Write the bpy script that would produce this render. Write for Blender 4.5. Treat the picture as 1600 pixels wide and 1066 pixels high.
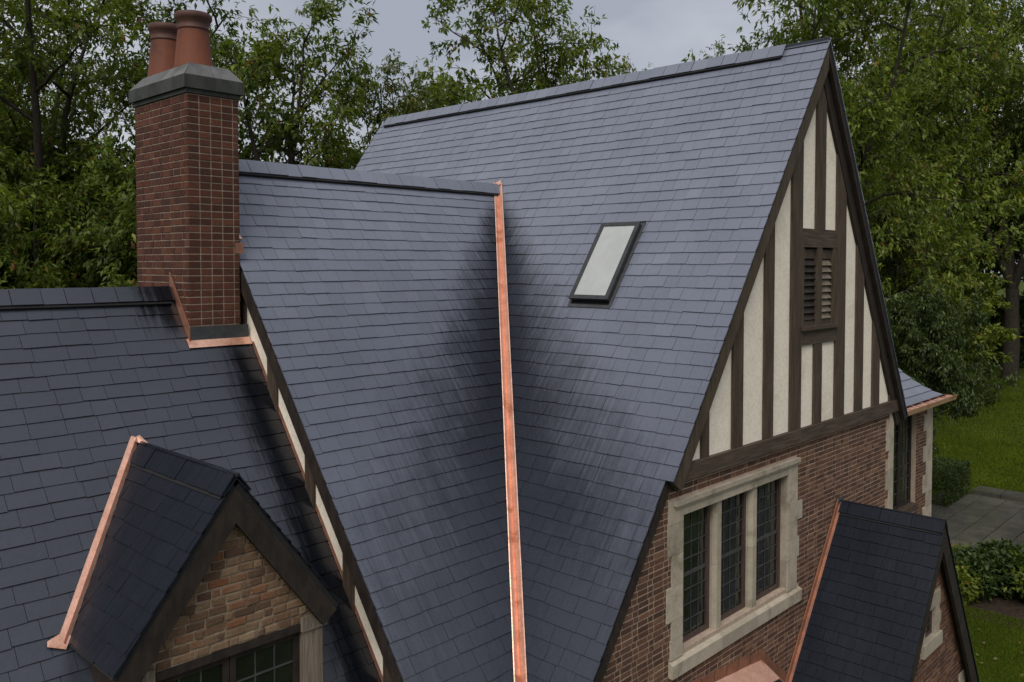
import bpy, math, random
import numpy as np
from mathutils import Vector

random.seed(7)
RNG = np.random.default_rng(7)
for o in list(bpy.data.objects):
    bpy.data.objects.remove(o, do_unlink=True)
scene = bpy.context.scene
COL = scene.collection

# ------------------------------------------------------------------ camera
CZ = 8.5                                   # eye height above the lawn
F, PITCH, HOR, CXP = 1356.0, math.radians(-2.0), 413.0, 800.0
AX = math.atan2(2090 - 800, F)
PYP = HOR + F * math.tan(-PITCH)
cam = bpy.data.cameras.new("camera")
cam_o = bpy.data.objects.new("camera", cam)
COL.objects.link(cam_o)
scene.camera = cam_o
cam.sensor_width = 36.0
cam.lens = F / 1600 * 36
cam.shift_y = -(533 - PYP) / 1600
cam.clip_start, cam.clip_end = 0.1, 3000
cam_o.location = (0, 0, CZ)
cam_o.rotation_euler = (math.pi / 2 + PITCH, 0, AX - math.pi / 2)

# ------------------------------------------------------------------ sky, sun, exposure
SUN_TO = Vector((-0.80, -0.42, 1.05)).normalized()
w = bpy.data.worlds.new("World")
scene.world = w
w.use_nodes = True
nt = w.node_tree
nt.nodes.clear()
def wn(t, **k):
    n = nt.nodes.new(t)
    for a, b in k.items():
        setattr(n, a, b)
    return n
wo = wn('ShaderNodeOutputWorld'); bg = wn('ShaderNodeBackground')
sky = wn('ShaderNodeTexSky', sky_type='NISHITA', sun_disc=False)
sky.sun_elevation = math.asin(SUN_TO.z)
sky.sun_rotation = math.atan2(SUN_TO.x, SUN_TO.y)
sky.dust_density = 4.0
tc = wn('ShaderNodeTexCoord'); mp = wn('ShaderNodeMapping')
mp.inputs['Scale'].default_value = (1.0, 1.0, 2.6)
n1 = wn('ShaderNodeTexNoise'); n1.inputs['Scale'].default_value = 2.3
n1.inputs['Detail'].default_value = 5; n1.inputs['Roughness'].default_value = 0.5
cr = wn('ShaderNodeValToRGB')
cr.color_ramp.elements[0].position = 0.36; cr.color_ramp.elements[0].color = (1.85, 1.96, 2.26, 1)
cr.color_ramp.elements[1].position = 0.64; cr.color_ramp.elements[1].color = (3.25, 3.34, 3.55, 1)
mx = wn('ShaderNodeMixRGB'); mx.inputs['Fac'].default_value = 0.93
nt.links.new(tc.outputs['Generated'], mp.inputs['Vector'])
nt.links.new(mp.outputs['Vector'], n1.inputs['Vector'])
nt.links.new(n1.outputs['Fac'], cr.inputs['Fac'])
nt.links.new(sky.outputs['Color'], mx.inputs['Color1'])
nt.links.new(cr.outputs['Color'], mx.inputs['Color2'])
nt.links.new(mx.outputs['Color'], bg.inputs['Color'])
bg.inputs['Strength'].default_value = 0.10
nt.links.new(bg.outputs['Background'], wo.inputs['Surface'])
sl = bpy.data.lights.new("sun", 'SUN')
sl.energy = 1.35; sl.angle = math.radians(40); sl.color = (1.0, 0.96, 0.90)
so = bpy.data.objects.new("sun", sl); COL.objects.link(so)
so.rotation_euler = (-SUN_TO).to_track_quat('-Z', 'Y').to_euler()
so.location = (0, 0, 60)
vs = scene.view_settings
vs.view_transform = 'Standard'; vs.look = 'None'; vs.exposure = 1.02; vs.gamma = 1.0
vs.use_curve_mapping = False
scene.cycles.max_bounces = 6
scene.cycles.transparent_max_bounces = 8

# ------------------------------------------------------------------ pixel helpers (photo pixel -> point on a known plane)
c_, s_ = math.cos(AX), math.sin(AX)
f0 = np.array([c_, s_, 0.]); r0 = np.array([s_, -c_, 0.]); up0 = np.array([0, 0, 1.])
FW = f0 * math.cos(PITCH) + up0 * math.sin(PITCH)
UPV = up0 * math.cos(PITCH) - f0 * math.sin(PITCH)
CAM = np.array([0, 0, CZ])
def ray(x, y):
    return FW + r0 * (x - CXP) / F + UPV * (PYP - y) / F
def on_plane(x, y, n, p):
    r = ray(x, y); n = np.array(n, float)
    return CAM + r * ((n @ (np.array(p, float) - CAM)) / (n @ r))
def proj(p):
    q = np.asarray(p, float) - CAM
    z = q @ FW
    return CXP + F * (q @ r0) / z, PYP - F * (q @ UPV) / z, z

# ------------------------------------------------------------------ materials
MATS = {}
class NB:
    """tiny node builder"""
    def __init__(s, name):
        s.m = bpy.data.materials.new(name); s.m.use_nodes = True
        s.t = s.m.node_tree; s.t.nodes.clear()
        s.out = s.n('ShaderNodeOutputMaterial')
        s.geo = s.n('ShaderNodeNewGeometry')
        s.pos = s.geo.outputs['Position']
        MATS[name] = s.m
    def n(s, t, **k):
        x = s.t.nodes.new(t)
        for a, b in k.items():
            setattr(x, a, b)
        return x
    def l(s, a, b):
        if hasattr(a, 'is_linked') or hasattr(a, 'links'):
            s.t.links.new(a, b)
        else:
            b.default_value = a
    def math(s, op, a, b=0.0, c=None, clamp=False):
        x = s.n('ShaderNodeMath', operation=op, use_clamp=clamp)
        s.l(a, x.inputs[0]); s.l(b, x.inputs[1])
        if c is not None: s.l(c, x.inputs[2])
        return x.outputs[0]
    def sep(s, v):
        x = s.n('ShaderNodeSeparateXYZ'); s.l(v, x.inputs[0]); return x.outputs
    def comb(s, a, b, c):
        x = s.n('ShaderNodeCombineXYZ')
        s.l(a, x.inputs[0]); s.l(b, x.inputs[1]); s.l(c, x.inputs[2]); return x.outputs[0]
    def scalev(s, v, sc):
        x = s.n('ShaderNodeVectorMath', operation='MULTIPLY'); s.l(v, x.inputs[0]); x.inputs[1].default_value = sc
        return x.outputs[0]
    def noise(s, v, scale, detail=4, rough=0.55, dist=0.0):
        x = s.n('ShaderNodeTexNoise'); s.l(v, x.inputs['Vector'])
        x.inputs['Scale'].default_value = scale; x.inputs['Detail'].default_value = detail
        x.inputs['Roughness'].default_value = rough; x.inputs['Distortion'].default_value = dist
        return x.outputs['Fac']
    def ramp(s, f, stops):
        x = s.n('ShaderNodeValToRGB'); s.l(f, x.inputs[0]); e = x.color_ramp.elements
        while len(e) < len(stops): e.new(0.5)
        for i, (p, c) in enumerate(stops):
            e[i].position = p
            e[i].color = (c, c, c, 1) if isinstance(c, (int, float)) else (*c, 1)
        return x.outputs['Color']
    def smooth(s, f, a, b):
        x = s.n('ShaderNodeMapRange', interpolation_type='SMOOTHSTEP'); s.l(f, x.inputs[0])
        x.inputs[1].default_value = a; x.inputs[2].default_value = b
        return x.outputs[0]
    def mix(s, f, a, b, mode='MIX'):
        x = s.n('ShaderNodeMixRGB', blend_type=mode); s.l(f, x.inputs[0])
        for v, i in ((a, 1), (b, 2)):
            if isinstance(v, tuple): x.inputs[i].default_value = (*v, 1)
            elif isinstance(v, float): x.inputs[i].default_value = (v, v, v, 1)
            else: s.l(v, x.inputs[i])
        return x.outputs[0]
    def rnd(s, k=1.0, off=0.0):
        oi = s.n('ShaderNodeObjectInfo'); at = s.n('ShaderNodeAttribute', attribute_name='rnd')
        a = s.math('ADD', oi.outputs['Random'], at.outputs['Fac'])
        if k != 1.0 or off: a = s.math('MULTIPLY_ADD', a, k, off)
        return s.math('FRACT', a)
    def bump(s, h, strength=0.3, dist=0.01):
        x = s.n('ShaderNodeBump'); s.l(h, x.inputs['Height'])
        x.inputs['Strength'].default_value = strength; x.inputs['Distance'].default_value = dist
        return x.outputs[0]
    def bsdf(s, col, rough=0.6, metal=0.0, normal=None, spec=0.5, coat=None):
        x = s.n('ShaderNodeBsdfPrincipled')
        if isinstance(col, tuple): x.inputs['Base Color'].default_value = (*col, 1)
        else: s.l(col, x.inputs['Base Color'])
        s.l(rough, x.inputs['Roughness']); s.l(metal, x.inputs['Metallic'])
        x.inputs['Specular IOR Level'].default_value = spec
        if normal is not None: s.l(normal, x.inputs['Normal'])
        if coat is not None:
            s.l(coat, x.inputs['Coat Weight']); x.inputs['Coat Roughness'].default_value = 0.12
        s.l(x.outputs[0], s.out.inputs['Surface'])
        return x

# valley line of the two big roofs (see geometry below), used for the wet zone
VT = on_plane(778, 292, (0.817, 0, -0.5765), (12.096, 5.28, 11.669))
VB = on_plane(813, 1066, (0.817, 0, -0.5765), (12.096, 5.28, 11.669))

def slate_mat(name, axis, tonekind):
    b = NB(name)
    r1 = b.rnd(); r2 = b.rnd(7.31, 0.17); r3 = b.rnd(3.77, 0.53)
    x, y, z = b.sep(b.pos)
    u = y if axis == 'y' else x
    cloud = b.noise(b.pos, 1.1, 3)
    fine = b.noise(b.pos, 26, 5, 0.65)
    base = b.ramp(r1, [(0.0, (0.128, 0.141, 0.180)), (0.5, (0.135, 0.148, 0.189)), (0.9, (0.141, 0.154, 0.196)), (1.0, (0.152, 0.165, 0.206))])
    base = b.mix(0.55, base, b.ramp(fine, [(0.3, 0.86), (0.75, 1.12)]), 'MULTIPLY')
    base = b.mix(0.6, base, b.ramp(cloud, [(0.3, 0.86), (0.7, 1.10)]), 'MULTIPLY')
    # streaks that run down the slope
    streak = b.noise(b.comb(b.math('MULTIPLY', u, 21.0), b.math('MULTIPLY', z, 0.8), b.math('MULTIPLY', r3, 0.35)), 1.0, 5, 0.62)
    patch = b.noise(b.pos, 2.2, 5, 0.6)
    jit = b.math('ADD', b.math('MULTIPLY', b.math('SUBTRACT', streak, 0.5), 1.15), b.math('MULTIPLY', b.math('SUBTRACT', patch, 0.5), 0.9))
    if tonekind == 'valley':
        t = b.math('SUBTRACT', float(VT[2]), z)                        # metres below the valley's top
        k = (VT - VB) / (VT[2] - VB[2])
        vu = b.math('SUBTRACT', float(VT[1] if axis == 'y' else VT[0]), b.math('MULTIPLY', t, float(k[1] if axis == 'y' else k[0])))
        dist = b.math('SUBTRACT', vu, u)
        wid = b.math('MULTIPLY_ADD', t, 0.52 if axis == 'y' else 0.50, 0.15)
        rel = b.math('DIVIDE', dist, wid)
        wet = b.math('SUBTRACT', 1.35, rel)
        wet = b.math('ADD', wet, b.math('MULTIPLY', jit, 0.9))
        wet = b.math('MULTIPLY', b.smooth(wet, -0.05, 1.08), 0.98)
        wet = b.math('MULTIPLY', b.math('MULTIPLY', wet, b.smooth(t, 0.05, 0.7)), b.math('MULTIPLY_ADD', b.smooth(t, 2.6, 5.2), -0.30, 1.0))
    elif tonekind == 'wall':
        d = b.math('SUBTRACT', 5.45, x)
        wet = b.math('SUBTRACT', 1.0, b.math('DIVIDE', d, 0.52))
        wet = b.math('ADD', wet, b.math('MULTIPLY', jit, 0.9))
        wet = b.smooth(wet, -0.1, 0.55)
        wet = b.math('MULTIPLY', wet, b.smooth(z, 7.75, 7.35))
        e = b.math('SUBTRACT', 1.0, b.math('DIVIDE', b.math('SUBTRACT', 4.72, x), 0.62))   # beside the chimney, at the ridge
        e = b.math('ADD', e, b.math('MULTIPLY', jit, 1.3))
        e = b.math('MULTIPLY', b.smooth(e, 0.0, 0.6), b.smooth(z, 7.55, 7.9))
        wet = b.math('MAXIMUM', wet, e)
        base = b.mix(1.0, base, (0.245, 0.25, 0.27), 'MULTIPLY')     # darker tone paints the dimmer light over this lower roof
    elif tonekind == 'none':
        wet = b.math('MULTIPLY', jit, 0.3)
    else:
        base = b.mix(1.0, base, (0.52, 0.53, 0.56), 'MULTIPLY')  # even, much darker slate colour over the whole roof
        wet = b.math('MULTIPLY_ADD', jit, 0.18, 0.97, clamp=True)  # here an almost full, even darkening factor over the whole roof
    wet = b.math('MINIMUM', b.math('MAXIMUM', wet, 0.0), 1.0)
    if tonekind == 'valley':                                            # fading light towards the slope's foot, painted into the slate colour
        fade = b.math('ADD', b.math('MULTIPLY', b.smooth(t, 0.2, 5.0 if axis == 'y' else 3.0), 0.98 if axis == 'y' else 0.84), b.math('MULTIPLY', b.math('SUBTRACT', patch, 0.5), 0.5))
        base = b.mix(b.math('MINIMUM', b.math('MAXIMUM', fade, 0.0), 1.0), base, b.mix(1.0, base, (0.50, 0.51, 0.54), 'MULTIPLY'))
    dark = b.mix(1.0, base, (0.14, 0.15, 0.165), 'MULTIPLY')
    col = b.mix(wet, base, dark)
    rough = b.math('MULTIPLY_ADD', b.math('SUBTRACT', fine, 0.5), 0.22, 0.30)
    rough = b.math('MULTIPLY_ADD', r2, 0.08, rough)
    wr = b.math('MULTIPLY_ADD', streak, 0.14, 0.08 if tonekind != 'all' else 0.24)
    rr = b.n('ShaderNodeMix'); b.l(wet, rr.inputs[0]); b.l(rough, rr.inputs[2]); b.l(wr, rr.inputs[3])
    riven = b.noise(b.scalev(b.pos, (1.0, 1.0, 0.6)), 9, 6, 0.65)
    nrm = b.bump(b.math('ADD', riven, b.math('MULTIPLY', fine, 0.35)), 0.28, 0.012)
    b.bsdf(col, rr.outputs[0], 0.0, nrm, 0.6 if tonekind != 'all' else 0.16)

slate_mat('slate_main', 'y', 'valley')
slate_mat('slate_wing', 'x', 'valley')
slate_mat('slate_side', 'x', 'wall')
slate_mat('slate_dark', 'y', 'all')
slate_mat('slate_dry', 'x', 'none')

def brick_mat(name, stops, soil, bumpd=0.006):
    b = NB(name)
    r = b.rnd(); r2 = b.rnd(5.3, .31)
    col = b.ramp(r, stops)
    n = b.noise(b.pos, 34, 5, 0.7); n2 = b.noise(b.pos, 3.0, 4, 0.6)
    col = b.mix(0.6, col, b.ramp(n, [(0.28, 0.6), (0.72, 1.35)]), 'MULTIPLY')
    col = b.mix(b.math('MULTIPLY', b.smooth(n2, 0.52, 0.75), 0.5), col, soil)
    sp = b.noise(b.pos, 90, 2, 0.5)
    col = b.mix(b.math('MULTIPLY', b.smooth(sp, 0.68, 0.76), b.smooth(r2, 0.55, 0.9)), col, (0.30, 0.26, 0.22))
    b.bsdf(col, 0.86, 0, b.bump(b.noise(b.pos, 60, 5, 0.7), 0.6, bumpd), 0.25)
brick_mat('brick_red', [(0.0, (0.060, 0.032, 0.022)), (0.35, (0.092, 0.045, 0.029)), (0.7, (0.122, 0.058, 0.035)), (1.0, (0.165, 0.088, 0.054))], (0.065, 0.046, 0.034))
brick_mat('brick_chimney', [(0.0, (0.050, 0.019, 0.013)), (0.4, (0.066, 0.024, 0.0155)), (0.75, (0.086, 0.030, 0.018)), (1.0, (0.105, 0.040, 0.024))], (0.030, 0.024, 0.021))
brick_mat('brick_old', [(0.0, (0.090, 0.052, 0.033)), (0.3, (0.150, 0.086, 0.050)), (0.6, (0.190, 0.122, 0.074)), (0.85, (0.185, 0.074, 0.036)), (1.0, (0.25, 0.175, 0.11))], (0.33, 0.26, 0.175), 0.02)

def plain(name, c1, c2, rough=0.7, scale=6.0, stretch=(1, 1, 1), bump=0.25, metal=0.0, bd=0.006, spec=0.4, third=None, rv=0.0):
    b = NB(name)
    v = b.scalev(b.pos, stretch)
    n = b.noise(v, scale, 6, 0.62); f = b.noise(v, scale * 6, 4, 0.6)
    col = b.mix(b.smooth(n, 0.3, 0.7), c1, c2)
    if third: col = b.mix(b.smooth(b.noise(b.pos, scale * 0.35, 5, 0.65), 0.52, 0.68), col, third)
    col = b.mix(0.4, col, b.ramp(f, [(0.3, 0.72), (0.7, 1.25)]), 'MULTIPLY')
    if rv: col = b.mix(rv, col, b.ramp(b.rnd(), [(0, 0.45), (1, 1.5)]), 'MULTIPLY')
    b.bsdf(col, b.math('MULTIPLY_ADD', b.math('SUBTRACT', f, 0.5), 0.2, rough), metal, b.bump(b.math('ADD', n, b.math('MULTIPLY', f, 0.5)), bump, bd), spec)
plain('mortar', (0.30, 0.235, 0.175), (0.19, 0.145, 0.105), 0.92, 14)
plain('mortar_dark', (0.40, 0.31, 0.235), (0.29, 0.22, 0.165), 0.92, 14)
plain('stucco', (0.75, 0.68, 0.575), (0.70, 0.635, 0.53), 0.9, 4, bump=0.4, bd=0.015, spec=0.2, third=(0.63, 0.565, 0.46))
plain('stone', (0.37, 0.32, 0.25), (0.31, 0.268, 0.208), 0.85, 7, bump=0.3, spec=0.2, third=(0.235, 0.20, 0.15), rv=0.25)
plain('timber', (0.040, 0.028, 0.019), (0.080, 0.058, 0.041), 0.8, 9, (2.2, 2.2, 0.22), 0.7, bd=0.012, spec=0.25)
plain('timber_beam', (0.042, 0.030, 0.021), (0.088, 0.064, 0.046), 0.8, 9, (0.25, 2.2, 2.5), 0.7, bd=0.014, spec=0.25)
plain('timber_dark', (0.015, 0.011, 0.009), (0.032, 0.023, 0.018), 0.75, 9, (1.2, 1.2, 0.5), 0.6, bd=0.012, spec=0.25)
plain('timber_grey', (0.12, 0.095, 0.072), (0.215, 0.178, 0.140), 0.85, 11, (2.5, 2.5, 0.18), 0.9, bd=0.014, spec=0.2)
plain('copper', (0.88, 0.53, 0.395), (0.76, 0.42, 0.30), 0.37, 7, bump=0.4, metal=0.68, bd=0.012, spec=0.5, third=(0.55, 0.25, 0.15))
plain('copper_dull', (0.34, 0.155, 0.095), (0.22, 0.105, 0.07), 0.5, 6, bump=0.3, metal=0.5, bd=0.01)
plain('lead_cap', (0.12, 0.12, 0.12), (0.075, 0.075, 0.075), 0.7, 5, bump=0.3, third=(0.06, 0.062, 0.058), rv=.3)
plain('lead_band', (0.048, 0.050, 0.045), (0.026, 0.028, 0.025), 0.75, 6, (1, 1, 0.5), bump=0.3, third=(0.017, 0.020, 0.015), rv=.4)
plain('lead', (0.040, 0.042, 0.045), (0.065, 0.067, 0.072), 0.5, 8, bump=0.2, metal=0.2)
plain('came', (0.055, 0.058, 0.058), (0.09, 0.093, 0.09), 0.45, 8, bump=0.1, metal=0.4)
plain('terracotta', (0.135, 0.037, 0.015), (0.092, 0.026, 0.012), 0.75, 4, (1, 1, 0.35), bump=0.2, third=(0.060, 0.021, 0.014))
plain('terracotta_rim', (0.080, 0.030, 0.020), (0.045, 0.021, 0.016), 0.7, 7, bump=0.2)
plain('skylight_frame', (0.020, 0.021, 0.022), (0.035, 0.036, 0.038), 0.4, 8, bump=0.1)
plain('window_wood', (0.050, 0.030, 0.025), (0.080, 0.052, 0.043), 0.6, 9, (2, 2, 0.3), 0.3)
plain('underlay', (0.009, 0.009, 0.010), (0.014, 0.014, 0.015), 0.9, 8)
plain('bark', (0.020, 0.016, 0.012), (0.045, 0.037, 0.028), 0.9, 7, (2, 2, 0.4), 0.8, bd=0.03, spec=0.2)
plain('soil', (0.022, 0.016, 0.011), (0.045, 0.033, 0.023), 0.95, 9, bump=0.8, bd=0.03, spec=0.1)

def glass_mat(name, c, rough=0.06):
    b = NB(name)
    r = b.rnd()
    n = b.noise(b.pos, 2.2, 4, 0.6)
    col = b.mix(b.smooth(n, 0.35, 0.7), c, tuple(v * 2.4 for v in c))
    wav = b.noise(b.pos, 7, 2, 0.4)
    b.bsdf(col, b.math('MULTIPLY_ADD', r, 0.06, rough), 0, b.bump(wav, 0.10, 0.02), 0.6)
glass_mat('glass_dark', (0.006, 0.008, 0.007))
def skyglass():
    b = NB('glass_skylight')
    n = b.noise(b.pos, 4, 5, 0.6); sp = b.noise(b.pos, 70, 2, 0.4)
    col = b.mix(b.smooth(n, 0.3, 0.7), (0.33, 0.34, 0.335), (0.37, 0.38, 0.37))
    col = b.mix(b.smooth(sp, 0.66, 0.72), col, (0.30, 0.30, 0.29))
    b.bsdf(col, b.math('MULTIPLY_ADD', sp, 0.25, 0.06), 0, None, 0.5)
skyglass()

def leaf_mat(name, stops, trans=0.42, bright=1.0):
    b = NB(name)
    at = b.n('ShaderNodeAttribute', attribute_name='rnd')
    oi = b.n('ShaderNodeObjectInfo')
    col = b.ramp(at.outputs['Fac'], stops)
    big = b.noise(b.pos, 0.45, 3, 0.5)
    col = b.mix(0.7, col, b.ramp(big, [(0.3, (0.62, 0.70, 0.62)), (0.7, (1.30, 1.22, 1.0))]), 'MULTIPLY')
    col = b.mix(0.35, col, b.ramp(oi.outputs['Random'], [(0, (0.75, 0.85, 0.8)), (1, (1.3, 1.15, 0.9))]), 'MULTIPLY')
    d = b.n('ShaderNodeBsdfPrincipled'); b.l(col, d.inputs['Base Color'])
    d.inputs['Roughness'].default_value = 0.5; d.inputs['Specular IOR Level'].default_value = 0.32 if 'grass' not in name else 0.05
    t = b.n('ShaderNodeBsdfTranslucent')
    b.l(b.mix(1.0, col, (1.25, 1.35, 0.55), 'MULTIPLY'), t.inputs['Color'])
    m = b.n('ShaderNodeMixShader'); m.inputs[0].default_value = trans
    b.l(d.outputs[0], m.inputs[1]); b.l(t.outputs[0], m.inputs[2]); b.l(m.outputs[0], b.out.inputs['Surface'])
leaf_mat('leaf_green', [(0.0, (0.052, 0.082, 0.018)), (0.45, (0.092, 0.132, 0.024)), (0.85, (0.140, 0.178, 0.030)), (0.955, (0.19, 0.205, 0.035)), (0.985, (0.20, 0.14, 0.025)), (1.0, (0.17, 0.08, 0.03))])
leaf_mat('leaf_light', [(0.0, (0.075, 0.105, 0.018)), (0.5, (0.130, 0.170, 0.026)), (0.9, (0.190, 0.220, 0.036)), (0.97, (0.20, 0.17, 0.03)), (1.0, (0.22, 0.12, 0.03))], 0.38)
leaf_mat('leaf_olive', [(0.0, (0.055, 0.074, 0.020)), (0.5, (0.094, 0.120, 0.028)), (0.86, (0.138, 0.158, 0.034)), (0.93, (0.17, 0.14, 0.03)), (1.0, (0.24, 0.12, 0.03))])
leaf_mat('leaf_dark', [(0.0, (0.020, 0.036, 0.010)), (0.6, (0.040, 0.066, 0.016)), (1.0, (0.075, 0.105, 0.022))], 0.25)
leaf_mat('leaf_fallen', [(0.0, (0.10, 0.08, 0.03)), (0.6, (0.17, 0.14, 0.045)), (1.0, (0.12, 0.065, 0.03))], 0.1)
leaf_mat('grass_blade', [(0.0, (0.042, 0.066, 0.006)), (0.6, (0.072, 0.102, 0.009)), (1.0, (0.104, 0.130, 0.016))], 0.25)
def lawn_mat():
    b = NB('lawn')
    n = b.noise(b.pos, 0.35, 5, 0.6); f = b.noise(b.pos, 14, 5, 0.7); g = b.noise(b.pos, 2.4, 4, 0.6)
    col = b.mix(b.smooth(n, 0.3, 0.7), (0.032, 0.048, 0.005), (0.055, 0.076, 0.008))
    col = b.mix(b.math('MULTIPLY', b.smooth(g, 0.5, 0.72), 0.35), col, (0.085, 0.095, 0.025))
    col = b.mix(0.8, col, b.ramp(f, [(0.3, 0.5), (0.7, 1.45)]), 'MULTIPLY')
    b.bsdf(col, 0.95, 0, b.bump(f, 0.8, 0.05), 0.1)
lawn_mat()
def paving():
    b = NB('paving')
    n = b.noise(b.pos, 1.6, 5, 0.6); f = b.noise(b.pos, 22, 4, 0.6)
    col = b.ramp(b.rnd(), [(0, (0.105, 0.100, 0.088)), (0.5, (0.128, 0.121, 0.106)), (1, (0.150, 0.142, 0.125))])
    col = b.mix(0.6, col, b.ramp(f, [(0.3, 0.7), (0.7, 1.25)]), 'MULTIPLY')
    wet = b.smooth(n, 0.25, 0.75)
    col = b.mix(wet, b.mix(1.0, col, 0.8, 'MULTIPLY'), b.mix(1.0, col, 0.5, 'MULTIPLY'))
    b.bsdf(col, b.math('MULTIPLY_ADD', wet, -0.10, 0.14), 0, b.bump(f, 0.18, 0.006), 0.5)
paving()

# ------------------------------------------------------------------ object helpers
WL = {}                                            # world location of every object made here
def mk(name, verts, faces, mat, parent=None, rnd=None, smooth=False, label=None, kind=None, mats=None, fm=None):
    v = np.asarray(verts, float)
    cen = (v.min(0) + v.max(0)) / 2
    me = bpy.data.meshes.new(name)
    me.from_pydata((v - cen).tolist(), [], [tuple(f) for f in faces])
    for m in (mats or [mat]): me.materials.append(MATS[m])
    if fm is not None: me.polygons.foreach_set('material_index', np.asarray(fm, np.int32))
    if rnd is not None:
        a = me.attributes.new('rnd', 'FLOAT', 'FACE'); a.data.foreach_set('value', np.asarray(rnd, np.float32))
    if smooth: me.polygons.foreach_set('use_smooth', np.ones(len(me.polygons), bool))
    me.update()
    return link(name, me, cen, parent, label, kind)
def link(name, me, cen, parent=None, label=None, kind=None):
    o = bpy.data.objects.new(name, me); COL.objects.link(o)
    cen = np.asarray(cen, float); WL[o.name] = cen
    if parent is not None:
        o.parent = parent; o.location = cen - WL[parent.name]
    else: o.location = cen
    if label: o['label'] = label
    if kind: o['kind'] = kind
    return o
def fast_mesh(name, V, faces_n, mat, rnd=None):
    """V (n*k,3) with k verts per face laid out in order"""
    V = np.asarray(V, np.float32); n = len(V) // faces_n
    me = bpy.data.meshes.new(name)
    me.vertices.add(len(V)); me.vertices.foreach_set('co', V.ravel())
    me.loops.add(len(V)); me.loops.foreach_set('vertex_index', np.arange(len(V), dtype=np.int32))
    me.polygons.add(n); me.polygons.foreach_set('loop_start', np.arange(0, len(V), faces_n, dtype=np.int32))
    me.materials.append(MATS[mat])
    if rnd is not None:
        a = me.attributes.new('rnd', 'FLOAT', 'FACE'); a.data.foreach_set('value', np.asarray(rnd, np.float32))
    me.update(calc_edges=True)
    return me
def empty(name, loc, parent=None, label=None, cat=None, group=None):
    o = link(name, None, loc, parent, label)
    o.empty_display_size = 0.2
    if cat: o['category'] = cat
    if group: o['group'] = group
    return o

class Geo:
    """collects boxes and prisms for ONE part"""
    def __init__(s): s.v = []; s.f = []; s.r = []
    def add(s, verts, faces, r=0.0):
        b = len(s.v); s.v += [tuple(p) for p in verts]
        for f in faces: s.f.append([i + b for i in f]); s.r.append(r)
    def box(s, a, b_):
        x0, y0, z0 = a; x1, y1, z1 = b_
        s.add([(x0, y0, z0), (x1, y0, z0), (x1, y1, z0), (x0, y1, z0), (x0, y0, z1), (x1, y0, z1), (x1, y1, z1), (x0, y1, z1)],
              [(0, 3, 2, 1), (4, 5, 6, 7), (0, 1, 5, 4), (1, 2, 6, 5), (2, 3, 7, 6), (3, 0, 4, 7)])
    def slab(s, pts, d):
        """closed prism: polygon pts pushed along vector d"""
        n = len(pts); p = [np.asarray(q, float) for q in pts]; d = np.asarray(d, float)
        vs_ = p + [q + d for q in p]
        s.add(vs_, [tuple(range(n)), tuple(range(2 * n - 1, n - 1, -1))] + [(i, i + n, (i + 1) % n + n, (i + 1) % n) for i in range(n)])
    def beam(s, a, b_, sx, sy):
        """bar from a to b with half-size vectors sx, sy"""
        a, b_, sx, sy = (np.asarray(q, float) for q in (a, b_, sx, sy))
        s.slab([a - sx - sy, a + sx - sy, a + sx + sy, a - sx + sy], b_ - a)
    def lathe(s, cx, cy, prof, n=28):
        vs_, fs = [], []
        for r, z in prof:
            for i in range(n):
                t = 2 * math.pi * i / n; vs_.append((cx + r * math.cos(t), cy + r * math.sin(t), z))
        for k in range(len(prof) - 1):
            for i in range(n):
                j = (i + 1) % n; fs.append((k * n + i, k * n + j, (k + 1) * n + j, (k + 1) * n + i))
        s.add(vs_, fs)
    def make(s, name, mat, parent=None, **k): return mk(name, s.v, s.f, mat, parent, **k)
def box_obj(name, a, b_, mat, parent, **k):
    g = Geo(); g.box(a, b_); return g.make(name, mat, parent, **k)

def clip(poly, n, d):
    """keep the part of a 2-D polygon with n.p <= d"""
    out = []
    for i in range(len(poly)):
        p, q = poly[i], poly[(i + 1) % len(poly)]
        a = n[0] * p[0] + n[1] * p[1] - d; b_ = n[0] * q[0] + n[1] * q[1] - d
        if a <= 0: out.append(p)
        if (a < 0 < b_) or (b_ < 0 < a):
            t = a / (a - b_); out.append((p[0] + t * (q[0] - p[0]), p[1] + t * (q[1] - p[1])))
    return out
def area(p): return 0.5 * abs(sum(p[i][0] * p[(i + 1) % len(p)][1] - p[(i + 1) % len(p)][0] * p[i][1] for i in range(len(p))))
def halfplane(a, b_, keep):
    n = (b_[1] - a[1], -(b_[0] - a[0])); d = n[0] * a[0] + n[1] * a[1]
    if n[0] * keep[0] + n[1] * keep[1] > d: n = (-n[0], -n[1]); d = -d
    return n, d
def in_poly(x, y, P):
    c = False
    for i in range(len(P)):
        (x0, y0), (x1, y1) = P[i], P[i - 1]
        if (y0 > y) != (y1 > y) and x < (x1 - x0) * (y - y0) / (y1 - y0) + x0: c = not c
    return c
class Frame:
    def __init__(s, O, U, V):
        s.O = np.asarray(O, float); s.U = np.asarray(U, float); s.V = np.asarray(V, float)
        s.N = np.cross(s.U, s.V); s.N /= np.linalg.norm(s.N)
    def at(s, u, v, n=0.0): return s.O + s.U * u + s.V * v + s.N * n
    def uv(s, p):
        q = np.asarray(p, float) - s.O; return float(q @ s.U), float(q @ s.V)

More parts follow.
